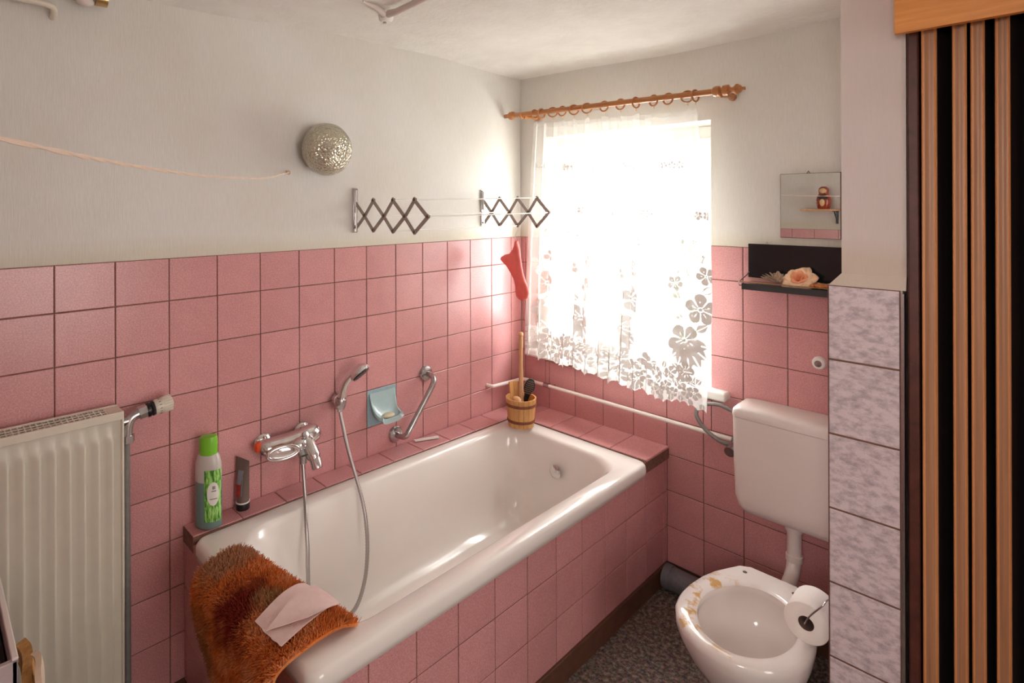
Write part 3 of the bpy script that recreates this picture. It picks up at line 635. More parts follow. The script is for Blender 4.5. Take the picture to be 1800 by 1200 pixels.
MB().loft(R).build('bottle_body', 'bottle', bt, ang=50, xf=qb)
R = [oval(.0285, .0235, .795), oval(.0285, .0235, .820), oval(.028, .023, .842), oval(.026, .021, .849), oval(.020, .016, .850)]
R = [[V(p.x, p.y, p.z+(.08*p.x if i > 1 else 0)) for p in r] for i, r in enumerate(R)]
MB().loft(R).build('cap', 'green', bt, ang=50, xf=qb)
def patch(a, b_, t0, t1, z0, z1, d, shape=None, nn=24):
    vs_ = []; fs = []
    for i in range(nn+1):
        for j in range(nn+1):
            t = t0+(t1-t0)*i/nn; u = -1+2*i/nn; v_ = -1+2*j/nn
            if shape == 'oval': 
                r = math.hypot(u, v_); k = max(abs(u), abs(v_))/r if r > 0 else 1; u *= k; v_ *= k
                t = (t0+t1)/2+(t1-t0)/2*u
            z = (z0+z1)/2+(z1-z0)/2*v_
            vs_.append(V((a+d)*math.cos(t), (b_+d)*math.sin(t), z))
    for i in range(nn):
        for j in range(nn): p = i*(nn+1)+j; fs.append((p, p+1, p+nn+2, p+nn+1))
    return vs_, fs
mb = MB(); mb.add(*patch(.042, .029, -1.52, -.02, .592, .752, .0005)); lb = mb.build('front_label', 'labelgreen', bt, xf=qb)
mb = MB(); mb.add(*patch(.042, .029, -1.32, -.35, .642, .715, .0009, 'oval')); mb.build('oval_emblem', 'white', lb, xf=qb)
# small dark print on the emblem
for q5 in ((-.92, -.80, .693, .703, .0013, None, 3), (-.77, -.69, .693, .703, .0013, None, 3), (-.99, -.62, .686, .689, .0013, None, 6), (-1.12, -.52, .662, .6645, .0013, None, 6)):
    MB().add(*patch(.042, .029, *q5)).build('emblem_print', 'greypaint', lb, xf=qb)
tu = thing('cream_tube', 'brown grey cosmetic tube standing on black cap beside mixer tap', 'tube', (.032, -1.508, ZL))
qt = Matrix.Translation((.033, -1.511, 0)) @ Matrix.Rotation(math.radians(35), 4, 'Z')
M['tube'] = solid('brown_tube', (.15, .105, .09), .35, nz=.05); M['redprint'] = solid('red_print', (.40, .03, .02), .4, nz=.5, nscale=90); M['bluegrey'] = solid('blue_grey_print', (.22, .24, .28), .4)
R = [oval(.0205, .0205, ZL+.026), oval(.0215, .0205, ZL+.035), oval(.0225, .017, ZL+.07), oval(.0235, .011, ZL+.11), oval(.0245, .005, ZL+.145), oval(.025, .0018, ZL+.160), oval(.025, .0016, ZL+.166)]
R = [[V(p.x, p.y, p.z+(-.25*p.x if i > 4 else 0)) for p in r] for i, r in enumerate(R)]
MB().loft(R).build('tube_body', 'tube', tu, ang=50, xf=qt)
mb = MB(); mb.lathe([(.0, .0005), (.0215, .0005), (.0225, .003), (.0225, .022), (.021, .026), (0, .026)], (0, 0, ZL), n=32); mb.build('cap', 'black', tu, xf=qt)
mb = MB(); mb.lathe([(.0228, .0225), (.0228, .0265)], (0, 0, ZL), n=32); mb.build('white_band', 'white', tu, xf=qt)
def tubepatch(mb, t0, t1, z0, z1, d, sk=0):
    def rad(z):
        T_ = [(.026, .0205, .0205), (.035, .0215, .0205), (.07, .0225, .017), (.11, .0235, .011), (.145, .0245, .005)]
        h = z-ZL
        for (a, p, q_), (b2, p2, q2) in zip(T_[:-1], T_[1:]):
            if h <= b2: f = max(0, (h-a)/(b2-a)); return p+(p2-p)*f, q_+(q2-q_)*f
        return T_[-1][1:]
    vs_ = []; n_ = 8
    for i in range(n_+1):
        for j in range(n_+1):
            z = z0+(z1-z0)*j/n_; a, b_ = rad(z); t = t0+(t1-t0)*i/n_+sk*j/n_; vs_.append(V((a+d)*math.cos(t), (b_+d)*math.sin(t), z))
    mb.add(vs_, [(i*(n_+1)+j, i*(n_+1)+j+1, (i+1)*(n_+1)+j+1, (i+1)*(n_+1)+j) for i in range(n_) for j in range(n_)])
mb = MB(); tubepatch(mb, -2.5, -1.6, ZL+.045, ZL+.115, .0006, .2); mb.build('red_picture', 'redprint', tu, xf=qt)
mb = MB(); tubepatch(mb, -2.3, -1.5, ZL+.085, ZL+.13, .0010, .3); tubepatch(mb, -1.35, -1.25, ZL+.05, ZL+.11, .001); mb.build('grey_arc_print', 'bluegrey', tu, xf=qt)

# ------------------------------------------------------------------ wooden bucket with brushes
bk = thing('wooden_bucket', 'small wooden stave bucket with brown hoops on the tub corner', 'bucket', (.215, -.27, ZL))
bc = V(.215, -.272, ZL+.001); n = 18; H = .128
def br(h): return .058+.012*h/H
mb = MB()
for k in range(n):
    a0 = 2*PI*k/n+.012; a1 = 2*PI*(k+1)/n-.012; tall = .052 if k in (7, 8) else 0
    P_ = []
    for h in (0, H+tall):
        for r_ in (br(h), br(h)-.007):
            for a in (a0, (a0+a1)/2, a1): P_.append(bc+V(r_*math.cos(a), r_*math.sin(a), h))
    mb.add(P_, [(0, 1, 7, 6), (1, 2, 8, 7), (5, 4, 10, 11), (4, 3, 9, 10), (3, 0, 6, 9), (2, 5, 11, 8), (6, 7, 10, 9), (7, 8, 11, 10)])
mb.lathe([(0, .006), (.056, .006), (.056, .012), (0, .012)], bc, n=32)
mb.build('staves', 'bucket', bk, ang=25)
for h in (.028, .100): MB().lathe([(br(h)-.001, h-.007), (br(h)+.0025, h-.006), (br(h)+.004, h), (br(h)+.0025, h+.006), (br(h)-.001, h+.007)], bc, n=36, caps=False).build('hoop', 'hoop', bk)
bb = thing('bath_brush', 'long beech handled bath brush standing in the wooden bucket', 'brush', (.21, -.262, ZL+.02))
mb = MB(); mb.tube(bez([(.215, -.270, .615), (.208, -.262, .74), (.196, -.248, .86), (.190, -.241, .965)], 6), [.013]*5+[.010]*5+[.0085]*5+[.010]*4, 14)
mb.sphere((.190, -.241, .972), .013, 12, 8); mb.sphere((.213, -.268, .640), .030, sc_=(.7, 1.0, 1.5)); mb.build('handle', 'brushwood', bb)
mb = MB(); mb.sphere((.222, -.285, .655), .026, sc_=(1.0, .6, 1.4)); mb.build('bristles', 'bristle', bb)
rb = thing('round_brush', 'round wooden brush head with pale bristles resting in the bucket front', 'brush', (.225, -.298, .66))
mb = MB(); mb.sphere((.222, -.312, .690), .021, sc_=(1.1, .8, .9)); mb.tube([(.222, -.310, .685), (.222, -.285, .60)], .008, 10); mb.build('brush_back', 'brushwood', rb)
mb = MB()
for k in range(9):
    a = PI*k/9; mb.tube([V(.222+.0235*math.cos(a+t)*math.cos(.3), -.312+.0185*math.sin(a+t), .690+.0195*math.sin(a)*math.cos(t*2)) for t in (0, .4, .8)], .0011, 5)
mb.build('bristle_rows', 'bristle', rb)
hb = thing('hairbrush', 'black paddle hairbrush with wavy pale rows standing in the bucket', 'brush', (.25, -.24, .60))
qh = Matrix.Translation((.246, -.250, .742)) @ Matrix.Rotation(math.radians(42), 4, 'Z') @ Matrix.Rotation(math.radians(14), 4, 'Y') @ Matrix.Rotation(math.radians(6), 4, 'X')
mb = MB(); rings = []
for y_, s_ in ((-.006, .9), (-.004, 1), (.004, 1), (.006, .9)):
    rings.append([V(.024*s_*math.cos(2*PI*k/32)*(1.0 if math.sin(2*PI*k/32) > -.3 else .88), y_, .042*s_*math.sin(2*PI*k/32)) for k in range(32)])
mb.loft(rings); mb.tube([(0, 0, -.036), (0, 0, -.07), (0, 0, -.13)], [.013, .009, .010], 12); mb.build('paddle', 'black', hb, xf=qh)
M['palerow'] = solid('pale_brown_rows', (.36, .25, .20), .6)
mb = MB()
for j in range(7):
    z = -.028+j*.0095; hw = .019*math.sqrt(max(.05, 1-(z/.042)**2))
    mb.tube([V(hw*(-1+2*t/12), -.0068, z+.0022*math.sin(t*1.6)) for t in range(13)], .0011, 5)
mb.build('wavy_rows', 'palerow', hb, xf=qh)

# ------------------------------------------------------------------ globe lamp
gl = thing('wall_lamp', 'round hammered glass wall lamp on white wallpaper', 'lamp', (0, -1.2, 1.785))
c = V(0, -1.198, 1.783)
MB().lathe([(.062, 0), (.064, .004), (.058, .016), (.03, .02)], c, (1, 0, 0), 36).build('base_plate', 'cream', gl)
prf = [(.066, .010), (.080, .018), (.092, .036), (.097, .058), (.093, .082), (.080, .104), (.058, .121), (.030, .131), (.003, .134)]
mb = MB(); mb.lathe(prf+[(r-.003 if r > .01 else .003, h-.003) for r, h in prf[::-1]], c, (1, 0, 0), 48, caps=False)
mb.build('glass_shade', 'globe', gl, ang=60)
MB().lathe([(.0, .02), (.018, .02), (.018, .05), (.014, .055), (0, .055)], c, (1, 0, 0), 20).build('socket', 'black', gl)
M['bulb'] = solid('dark_bulb', (.06, .06, .05), .12, coat=.5)  # bulb coloured dark to give the globe a dark centre
MB().lathe([(.014, .055), (.020, .062), (.034, .080), (.036, .096), (.026, .110), (.003, .117)], c+V(0, 0, .010), (1, 0, 0), 24).build('bulb', 'bulb', gl)

# ------------------------------------------------------------------ clothes line
cl = thing('clothes_line', 'thin cream clothes line stretched from a wall hook across the left side', 'clothes line', (0, -1.323, 1.696))
lp = [(0.006, -1.325, 1.695), (.18, -1.45, 1.675), (0.351, -1.574, 1.656), (0.596, -1.749, 1.640), (0.83, -1.917, 1.629), (1.001, -2.039, 1.625), (1.152, -2.147, 1.6245), (1.247, -2.215, 1.626), (1.42, -2.338, 1.632), (1.70, -2.54, 1.65), (1.950, -2.719, 1.68)]
lp = bez(lp, 8); mb = MB()
for ph in (0, PI): 
    mb.tube([Vector(p)+.0011*V(math.cos(i*1.1+ph)*.6, math.cos(i*1.1+ph)*.6, math.sin(i*1.1+ph)) for i, p in enumerate(lp)], .0015, 6)
mb.build('cord', 'line', cl)
mb = MB(); mb.lathe([(0, 0), (.007, 0), (.006, .004), (0, .005)], (-.004, -1.323, 1.696), (1, 0, 0), 12); mb.tube([V(.004+.007*math.sin(t*.5), -1.323, 1.696-.007*math.cos(t*.5)+.0) for t in range(11)], .0016, 6); mb.build('hook', 'brass', cl)
mb = MB()
for k in range(4): mb.tube([V(.008, -1.330+k*.003, 1.690), V(.012, -1.331+k*.003, 1.697), V(.008, -1.332+k*.003, 1.703)], .0014, 5)
mb.build('knot', 'line', cl)

# ------------------------------------------------------------------ scissor drying rack
rk = thing('drying_rack', 'wall mounted folding scissor drying rack with white rods', 'drying rack', (0, -.66, 1.56))
def arm(y, x1, z0, zt, zb):
    mb = MB(); n_ = 4; st_ = x1/(n_-.0)
    xs = [.008]; 
    # pivot rows: middle pivots and top/bottom pivots alternate
    mids = [x1*(k+.5)/(3.5)*.0 for k in range(4)]
    tops = [x1*(.28+.28*k) for k in range(3)]; midp = [x1*(.15+.283*k) for k in range(4)]; midp[3] = x1
    segs = [((.010, zt-.012), (midp[0], z0)), ((.010, zb+.008), (midp[0], z0))]
    for k in range(3):
        for zz in (zt, zb):
            segs += [((midp[k], z0), (tops[k], zz)), ((tops[k], zz), (midp[k+1], z0))]
    for i, ((a, za), (b_, zb_)) in enumerate(segs):
        d_ = V(b_-a, 0, zb_-za); L = d_.length; ang = math.atan2(zb_-za, b_-a)
        up_ = (zb_ > za); yo = .0022 if up_ else -.0022
        T = Matrix.Translation((a, y+yo, za)) @ Matrix.Rotation(-ang, 4, 'Y')
        mb.box((-.006, -.0012, -.0073), (L+.006, .0012, .0073), T=T)
    o = mb.build('scissor_arm', 'rackarm', rk)
    for x, z in [(m_, z0) for m_ in midp]+[(t, zt) for t in tops]+[(t, zb) for t in tops]: MB().lathe([(.0, 0), (.0062, 0), (.0062, .010), (.004, .012), (0, .012)], (x, y+.006, z), (0, -1, 0), 12).build('rivet', 'rivet', o)
    mb = MB(); mb.box((-.002, y-.010, z0-.068), (.0025, y+.010, z0+.108)); mb.box((.0025, y-.0075, z0+.010), (.010, y+.0075, z0+.105)); mb.tube([(.011, y, z0-.065), (.011, y, z0+.10)], .0042, 10)
    mb.build('wall_bracket', 'chrome', rk, bevel=.001)
    return midp, tops
for y, x1, z0, zt, zb in ((-1.035, .433, 1.537, 1.596, 1.482), (-.295, .390, 1.543, 1.608, 1.482)): arm(y, x1, z0, zt, zb)
for (xa, za, xb, zb_) in ((.433, 1.538, .390, 1.543), (.364, 1.596, .328, 1.608), (.243, 1.596, .218, 1.608), (.243, 1.483, .218, 1.482), (.188, 1.537, .165, 1.545)):
    MB().tube([(xa, -1.040, za), ((xa+xb)/2, -.665, (za+zb_)/2-.001), (xb, -.290, zb_)], .0023, 8).build('rod', 'plwhite', rk)
# wire hook and red pouch
mb = MB(); mb.tube(bez([(.212, -.306, 1.488), (.216, -.298, 1.495), (.222, -.292, 1.486), (.219, -.294, 1.465), (.206, -.297, 1.435), (.203, -.297, 1.418), (.208, -.297, 1.408), (.216, -.297, 1.412), (.219, -.297, 1.421)], 6), .0014, 6)
tag(mb.build('wire_hook', 'wire'), 'bent steel wire hook hanging from the drying rack', 'hook')
# outline in the plane y = -.295 : (x, z, half width direction)
ol = [(.211, 1.414), (.205, 1.396), (.190, 1.372), (.170, 1.352), (.140, 1.345), (.118, 1.333), (.112, 1.322), (.122, 1.312), (.150, 1.295), (.178, 1.262), (.196, 1.235), (.206, 1.205), (.205, 1.180), (.212, 1.157), (.230, 1.145), (.256, 1.146), (.274, 1.158), (.281, 1.180), (.276, 1.206), (.262, 1.228), (.248, 1.262), (.240, 1.300), (.232, 1.345), (.226, 1.380), (.219, 1.400), (.216, 1.412)]
mb = MB(); cxy = V(.21, 0, 1.27)
def shr(s_, y):
    out = []
    for x, z in ol:
        # shrink toward the spine
        sx_ = .205+.045*max(0, min(1, (1.30-z)/.13)); out.append(V(sx_+(x-sx_)*s_, y, 1.275+(z-1.275)*(1-(1-s_)*.12)))
    return out
mb.loft([shr(.55, -.283), shr(.9, -.287), shr(1.0, -.295), shr(.9, -.303), shr(.55, -.307)])
rp = mb.build('rubber_pouch', 'rubberred', ang=60); tag(rp, 'red pouch with wide top and rounded end hanging from wire hook', 'pouch')

# ------------------------------------------------------------------ curtain rod, rings and lace curtain
rod = thing('curtain_rod', 'turned wooden curtain rod with knobbed ends above the window', 'curtain rod', (.55, -.13, 2.01))
ra, rb_ = V(.055, -.13, 2.021), V(1.03, -.13, 1.994); rdir = (rb_-ra).normalized()
mb = MB(); mb.tube([ra, (ra+rb_)/2, rb_], .0118, 20); mb.build('pole', 'rodwood', rod)
def rz(x): return ra.z+(rb_.z-ra.z)*(x-ra.x)/(rb_.x-ra.x)
MB().lathe([(.0, -.052), (.010, -.052), (.0105, -.035), (.011, -.026), (.019, -.018), (.021, -.006), (.018, .006), (.012, .012)], ra, rdir, 24).build('left_finial', 'rodwood', rod)
MB().lathe([(.012, -.004), (.018, .0), (.021, .010), (.019, .020), (.012, .026), (.010, .028), (.020, .034), (.020, .052), (.011, .058), (.009, .064), (.012, .070), (.019, .078), (.019, .084), (.012, .094), (.006, .098), (.0065, .108), (.0, .110)], rb_-rdir*.01, rdir, 24).build('right_finial', 'rodwood', rod)
for x in (.112, 1.040):
    z = rz(x); mb = MB(); mb.tube([(x, 0, z-.006), (x, -.06, z-.008), (x, -.118, z-.012)], [.010, .008, .010], 14); mb.lathe([(.014, 0), (.014, .01), (.010, .014)], (x, -.001, z-.006), (0, -1, 0), 24)
    mb.tube([V(x, -.130+.0165*math.cos(t*.35+PI), z+.0165*math.sin(t*.35+PI)) for t in range(10)], .0055, 8)
    mb.build('rod_bracket', 'rodwood', rod)
rx = [(.189, 80), (.229, 75), (.294, 30), (.347, 0), (.409, 45), (.477, 38), (.562, -8), (.639, -5), (.709, 80), (.785, -20), (.845, -12), (.920, 10), (.951, 70)]
ringproto = None
for k, (x, ry) in enumerate(rx):
    if ringproto is None:
        rg = thing('curtain_ring', '', 'curtain ring', (0, 0, 0), 'wooden curtain rings on the rod')
        a = MB().tube([V(0, .0215*math.cos(2*PI*t/24), .0215*math.sin(2*PI*t/24)-.0065) for t in range(25)], .0036, 8, caps=False).build('hoop', 'rodwood', rg)
        b_ = MB().tube([V(0, 0, -.028), V(0, .002, -.032), V(0, -.001, -.037), V(0, .0035, -.041), V(0, .004, -.033)], .0011, 6).build('clip', 'brass', rg)
        ringproto = (rg, a, b_); o = rg
    else:
        o = ringproto[0].copy(); COL.objects.link(o)
        for ch in ringproto[1:]: c2 = ch.copy(); COL.objects.link(c2); c2.parent = o; c2.matrix_parent_inverse = Matrix()
    o.location = (x, -.13, rz(x)); o.rotation_euler = (0, 0, math.radians(90-ry if abs(ry) < 60 else (12 if ry > 0 else -12))*(-1))
    o['label'] = ['leftmost of the wooden rings on the curtain rod', 'second wooden curtain ring from the left', 'third wooden curtain ring from the left', 'fourth wooden curtain ring from the left', 'fifth wooden curtain ring from the left', 'sixth wooden curtain ring from the left', 'wooden curtain ring in the middle of the thirteen on the rod', 'sixth wooden curtain ring from the right', 'fifth wooden curtain ring from the right', 'fourth wooden curtain ring from the right', 'third wooden curtain ring from the right', 'second wooden curtain ring from the right', 'rightmost of the wooden rings on the curtain rod'][k]

# lace pattern raster: value = thread density of the cloth at (s, z)
NS, NV = 760, 620
S = np.linspace(0, 1.36, NS)[:, None]*np.ones((1, NV)); ZZ = np.ones((NS, 1))*np.linspace(.795, 1.965, NV)[None, :]
D = np.full((NS, NV), .0)
def region(cx_, cz_, r):
    i0 = max(0, int((cx_-r)/1.36*(NS-1))); i1 = min(NS, int((cx_+r)/1.36*(NS-1))+2); j0 = max(0, int((cz_-r-.795)/1.17*(NV-1))); j1 = min(NV, int((cz_+r-.795)/1.17*(NV-1))+2)
    return slice(i0, i1), slice(j0, j1)
def flower(cx_, cz_, r, petals=5, rot=0, val=1.0):
    sl = region(cx_, cz_, r*1.1); dx = S[sl]-cx_; dz = ZZ[sl]-cz_; rr_ = np.hypot(dx, dz); a = np.arctan2(dz, dx)+rot
    pet = np.abs(np.cos(a*petals/2)); edge = r*(.52+.48*pet**.55)
    fill = (rr_ < edge) & (rr_ > r*.16) & ((pet > .20) | (rr_ > edge*1.0))
    vein = (np.abs(np.sin(a*petals/2)) < .07) & (rr_ < .55*r)
    d_ = D[sl]; d_[fill] = val; d_[fill & vein] = .15; d_[(rr_ < r*.10)] = val; D[sl] = d_
def leaf(cx_, cz_, L, ang, wd=.34, val=.95, hollow=False):
    sl = region(cx_, cz_, L); dx = S[sl]-cx_; dz = ZZ[sl]-cz_; u = (dx*math.cos(ang)+dz*math.sin(ang))/L; v_ = (-dx*math.sin(ang)+dz*math.cos(ang))/L
    m_ = (u > 0) & (u < 1) & (np.abs(v_) < wd*np.sin(PI*np.clip(u, 0, 1))**.8*(1-.35*u)); mid = np.abs(v_) < .03
    d_ = D[sl]; d_[m_] = val
    if hollow: d_[m_ & (np.abs(v_) < .55*wd*np.sin(PI*np.clip(u, 0, 1)))] = .1
    d_[m_ & mid] = .1; D[sl] = d_
def stem(p, q_, bend, val=.85, wd=.0022):
    for t in np.linspace(0, 1, 60):
        x = p[0]+(q_[0]-p[0])*t+bend*math.sin(PI*t); z = p[1]+(q_[1]-p[1])*t; sl = region(x, z, wd*1.5)
        d_ = D[sl]; d_[np.hypot(S[sl]-x, ZZ[sl]-z) < wd] = val; D[sl] = d_
for k, s0 in enumerate((.14, .52, .90, 1.262)):
    stem((s0, .95), (s0+.06, 1.42), .03)
    for a_, L in ((-2.3, .085), (-1.9, .10), (-1.45, .11), (-1.0, .10), (-.55, .09), (-2.8, .075), (.0, .08)): leaf(s0+.01, 1.05, L, a_)
    flower(s0, 1.055, .066, 5, .3); flower(s0+.055, 1.185, .060, 5, .9); flower(s0-.045, 1.275, .032, 5, .2); flower(s0+.075, 1.315, .036, 5, .5)
    leaf(s0+.045, 1.10, .05, .7); leaf(s0-.01, 1.13, .05, 2.4); leaf(s0+.04, 1.24, .045, 2.2, hollow=True); leaf(s0+.06, 1.25, .05, .5, hollow=True)
    leaf(s0-.03, 1.21, .05, 2.0); leaf(s0+.02, 1.30, .055, 1.7, hollow=True); leaf(s0+.05, 1.36, .04, 1.2, hollow=True); leaf(s0-.04, 1.31, .03, 1.4); leaf(s0+.02, 1.37, .035, 2.2, hollow=True)
r2_ = np.random.default_rng(5)
for k in range(46):
    s0 = .02+1.32*k/46; z0 = .842+.04*r2_.random()+(.012 if k % 2 else 0)
    flower(s0, z0, .020+.010*r2_.random(), 5, r2_.random()*3)
    for q_ in range(3): leaf(s0+r2_.normal()*.006, z0+.035, .030, .6+r2_.random()*2)
for k in range(22):
    s0 = .03+1.3*k/22; flower(s0, .925+.012*math.sin(k*2.2), .026 if k % 3 else .040, 5, k)
    leaf(s0+.03, .94, .035, 1.2+k); leaf(s0+.02, .90, .03, 4+k)
for k in range(34): leaf(.02+.04*k, .815, .026, 1.57, .5)
for k in range(5):
    for j in range(3): flower(.07+.28*k+.036*j, 1.745, .0175, 5, j); flower(.20+.28*k+.034*j, 1.545, .0175, 5, j+.4)
    for j in range(2): flower(.13+.28*k+.05*j, 1.440, .010, 4, j)
for k in range(26): flower(.03+.052*k, 1.40+.03*math.sin(k*3.), .007, 4, k)
D[:, ZZ[0] > 1.945] = .55          # heading tape
hem = .808+.010*np.abs(np.sin(S[:, 0]*PI/.034))   # scalloped hem, cut away below
base = .30
dens = np.where(D > 0, D, 0)
# shape
ringx = [x for x, _ in rx]
def clothX(s, v):   # v 0 at hem, 1 at the top
    left = .118+(.183-.118)*v**1.5; right = 1.018+(.955-1.018)*max(0, (v-.35)/.65)**1.5-.015*(1-min(1, v/.35))
    return left+(right-left)*s
sv = np.linspace(0, 1, NS); gs = np.where(sv < .838, sv/.838*.756, .756+(sv-.838)/.162*.244); flat = 1-.85*np.clip((sv-.80)/.06, 0, 1)+.5*np.clip((sv-.985)/.015, 0, 1); vv = np.linspace(0, 1, NV)
X = np.zeros((NS, NV)); Y = np.zeros((NS, NV))
lf = .118+(.183-.118)*vv**1.5; rt = 1.020+(.955-1.020)*np.clip((vv-.35)/.65, 0, 1)**1.5-.012*(1-np.clip(vv/.35, 0, 1))
ph = sv*2*PI*13.2+1.1*np.sin(sv*9)+.6*np.sin(sv*21)
amp = .010+.016*(1-vv)**.8
X = lf[None, :]+(rt-lf)[None, :]*gs[:, None]+(.0085*(1-.4*vv))[None, :]*(np.sin(2*ph)*flat)[:, None]
Y = -.128+amp[None, :]*np.sin(ph)[:, None]*((.65+.35*np.sin(sv*13+1))*flat)[:, None]-(.045*(1-vv)**2)[None, :]*(sv**2)[:, None]+(.010*np.sin(sv*5+.5))[:, None]*(1-vv)[None, :]
pin = np.zeros(NS)
for x in ringx: pin += np.exp(-((gs-(x-.183)/(.951-.183))/.010)**2)
Zc = ZZ.copy(); topz = 1.975-.030*sv
f = (ZZ-.795)/1.17; Zc = (.795+.035*(1-sv))[:, None]*(1-f)+topz[:, None]*f
sagm = np.clip(1-pin, 0, 1)*.010; Zc -= sagm[:, None]*(vv**8)[None, :]
Zc += (.010*np.sin(ph*.5)*(1))[:, None]*(1-vv)[None, :]**3
me = bpy.data.meshes.new('lace_curtain')
co = np.stack([X, Y, Zc], -1).reshape(-1, 3)
keep = ZZ >= hem[:, None]
kf = keep[:-1, :-1] & keep[1:, :-1] & keep[:-1, 1:] & keep[1:, 1:]
idx = (np.arange(NS-1)[:, None]*NV+np.arange(NV-1)[None, :])[kf]
quads = np.stack([idx, idx+NV, idx+NV+1, idx+1], -1)
used = np.unique(quads); remap = np.zeros(NS*NV, int); remap[used] = np.arange(len(used))
me.from_pydata(co[used].tolist(), [], remap[quads].tolist())
at = me.attributes.new('lace', 'FLOAT', 'POINT'); at.data.foreach_set('value', dens.reshape(-1)[used].astype(np.float32))
me.polygons.foreach_set('use_smooth', [True]*len(me.polygons))
m, nt, b = newmat('white_lace'); nt.nodes.remove(b); out = nt.nodes['Material Output']
A_ = N(nt, 'ShaderNodeAttribute', attribute_name='lace')
df = N(nt, 'ShaderNodeBsdfDiffuse'); df.inputs[0].default_value = (.82, .80, .77, 1); tl = N(nt, 'ShaderNodeBsdfTranslucent'); tl.inputs[0].default_value = (.82, .80, .77, 1); tr = N(nt, 'ShaderNodeBsdfTransparent')
m1 = N(nt, 'ShaderNodeMixShader'); m1.inputs[0].default_value = .55; nt.links.new(df.outputs[0], m1.inputs[1]); nt.links.new(tl.outputs[0], m1.inputs[2])
mr = N(nt, 'ShaderNodeMapRange'); mr.inputs[3].default_value = .58; mr.inputs[4].default_value = .988; nt.links.new(A_.outputs['Fac'], mr.inputs[0])
mq = N(nt, 'ShaderNodeMapRange'); mq.inputs[3].default_value = .50; mq.inputs[4].default_value = .025; nt.links.new(A_.outputs['Fac'], mq.inputs[0]); nt.links.new(mq.outputs[0], m1.inputs[0])
m2 = N(nt, 'ShaderNodeMixShader'); nt.links.new(mr.outputs[0], m2.inputs[0]); nt.links.new(tr.outputs[0], m2.inputs[1]); nt.links.new(m1.outputs[0], m2.inputs[2]); nt.links.new(m2.outputs[0], out.inputs[0])
me.materials.append(m); me.update()
o = bpy.data.objects.new('lace_curtain', me); COL.objects.link(o); tag(o, 'white sheer lace curtain with flower pattern hanging before the window', 'curtain')

# ------------------------------------------------------------------ mirror, black panel, glass shelf, rose
mi = thing('wall_mirror', 'small frameless mirror hanging on the wall left of the pillar', 'mirror', (1.295, -.01, 1.455))
mb = MB(); mb.box((1.205, -.013, 1.455), (1.388, -.006, 1.684)); mb.build('mirror_back', 'card', mi)
MB().box((1.2065, -.0145, 1.4565), (1.3865, -.013, 1.6825)).build('mirror_glass', 'mirror', mi)
MB().tube([V(1.287, -.006, 1.684), V(1.2915, -.006, 1.692), V(1.296, -.006, 1.684)], .0014, 6).build('hanger', 'rivet', mi)
bp_ = thing('black_panel', 'black glossy panel behind the glass shelf', 'panel', (1.27, -.012, 1.30))
MB().box((1.097, -.014, 1.302), (1.452, -.006, 1.428)).build('panel_sheet', 'panelblack', bp_, bevel=.001)
MB().tube([V(1.155, -.009, 1.427), V(1.159, -.009, 1.438), V(1.164, -.009, 1.427)], .0012, 6).build('hanger', 'wire', bp_)
gs = thing('glass_shelf', 'dark glass shelf with brass wire rail on pink tiles', 'shelf', (1.28, -.06, 1.29))
M['smokeglass'] = solid('smoked_glass', (.06, .065, .065), .08, coat=.5)
MB().box((1.108, -.112, 1.284), (1.455, -.016, 1.290)).build('glass_plate', 'smokeglass', gs, bevel=.001)
mb = MB(); mb.box((1.108, -.1145, 1.268), (1.455, -.112, 1.2895)); mb.build('front_edge', 'smoke', gs)
mb = MB(); mb.tube([(1.098, -.114, 1.2965), (1.455, -.114, 1.2965)], .0017, 8); mb.tube([(1.102, -.020, 1.2965), (1.455, -.020, 1.2965)], .0015, 8); mb.build('wire_rail', 'brass', gs)
for x in (1.100, 1.452):
    mb = MB(); mb.tube(bez([(x, -.006, 1.315), (x, -.012, 1.322), (x, -.040, 1.312), (x-.002, -.085, 1.300), (x-.002, -.112, 1.292), (x, -.110, 1.281), (x, -.060, 1.280), (x, -.006, 1.281)], 5), .0018, 8); mb.build('wire_bracket', 'wire', gs)
# rose
rs = thing('artificial_rose', 'peach artificial rose lying on the glass shelf', 'flower', (1.27, -.062, 1.292))
rc = V(1.276, -.062, 1.318); rax = V(-.05, -.75, .65).normalized(); qr = V(0, 0, 1).rotation_difference(rax)
rp_ = random.Random(21)
def petal(th, op, ln, wd, curl, base_r):
    vs_ = []; nu, nv = 10, 10; rf = rp_.uniform(0, 6); lop = rp_.uniform(-.12, .12); k1 = rp_.uniform(.9, 1.1)
    for i in range(nu+1):
        u = i/nu
        for j in range(nv+1):
            v_ = -1+2*j/nv
            w_ = wd*k1*math.sin(PI*(.12+.62*u))*v_
            ll = ln*(1-.22*abs(v_)**2.2-.05*math.cos(v_*3+rf))     # rounded, slightly notched tip
            tilt = op*u**.8; r_ = base_r+ll*u*math.sin(tilt)+curl*u**4; h = ll*u*math.cos(tilt)-curl*.8*u**5
            cup = (1-abs(v_)**2)*0+(v_*v_)*wd*.42*(1-.5*u)         # sides fold up round the centre
            r_ -= cup*math.cos(tilt); h += cup*math.sin(tilt)+.0016*math.sin(v_*6+rf)*u*u
            ca, sa = math.cos(th+lop), math.sin(th+lop)
            vs_.append(rc+qr @ V(r_*ca-w_*sa, r_*sa+w_*ca, h-.020))
    fs_ = [(i*(nv+1)+j, i*(nv+1)+j+1, (i+1)*(nv+1)+j+1, (i+1)*(nv+1)+j) for i in range(nu) for j in range(nv)]
    return vs_, fs_
mb = MB(); mi_ = MB()
for k in range(6): mb.add(*petal(k*2*PI/6+.2, rp_.uniform(1.15, 1.4), .048+.006*math.sin(k*3), .030, .008, .003))
for k in range(5): mb.add(*petal(k*2*PI/5+.5, rp_.uniform(.8, 1.0), .043, .026, .008, .003))
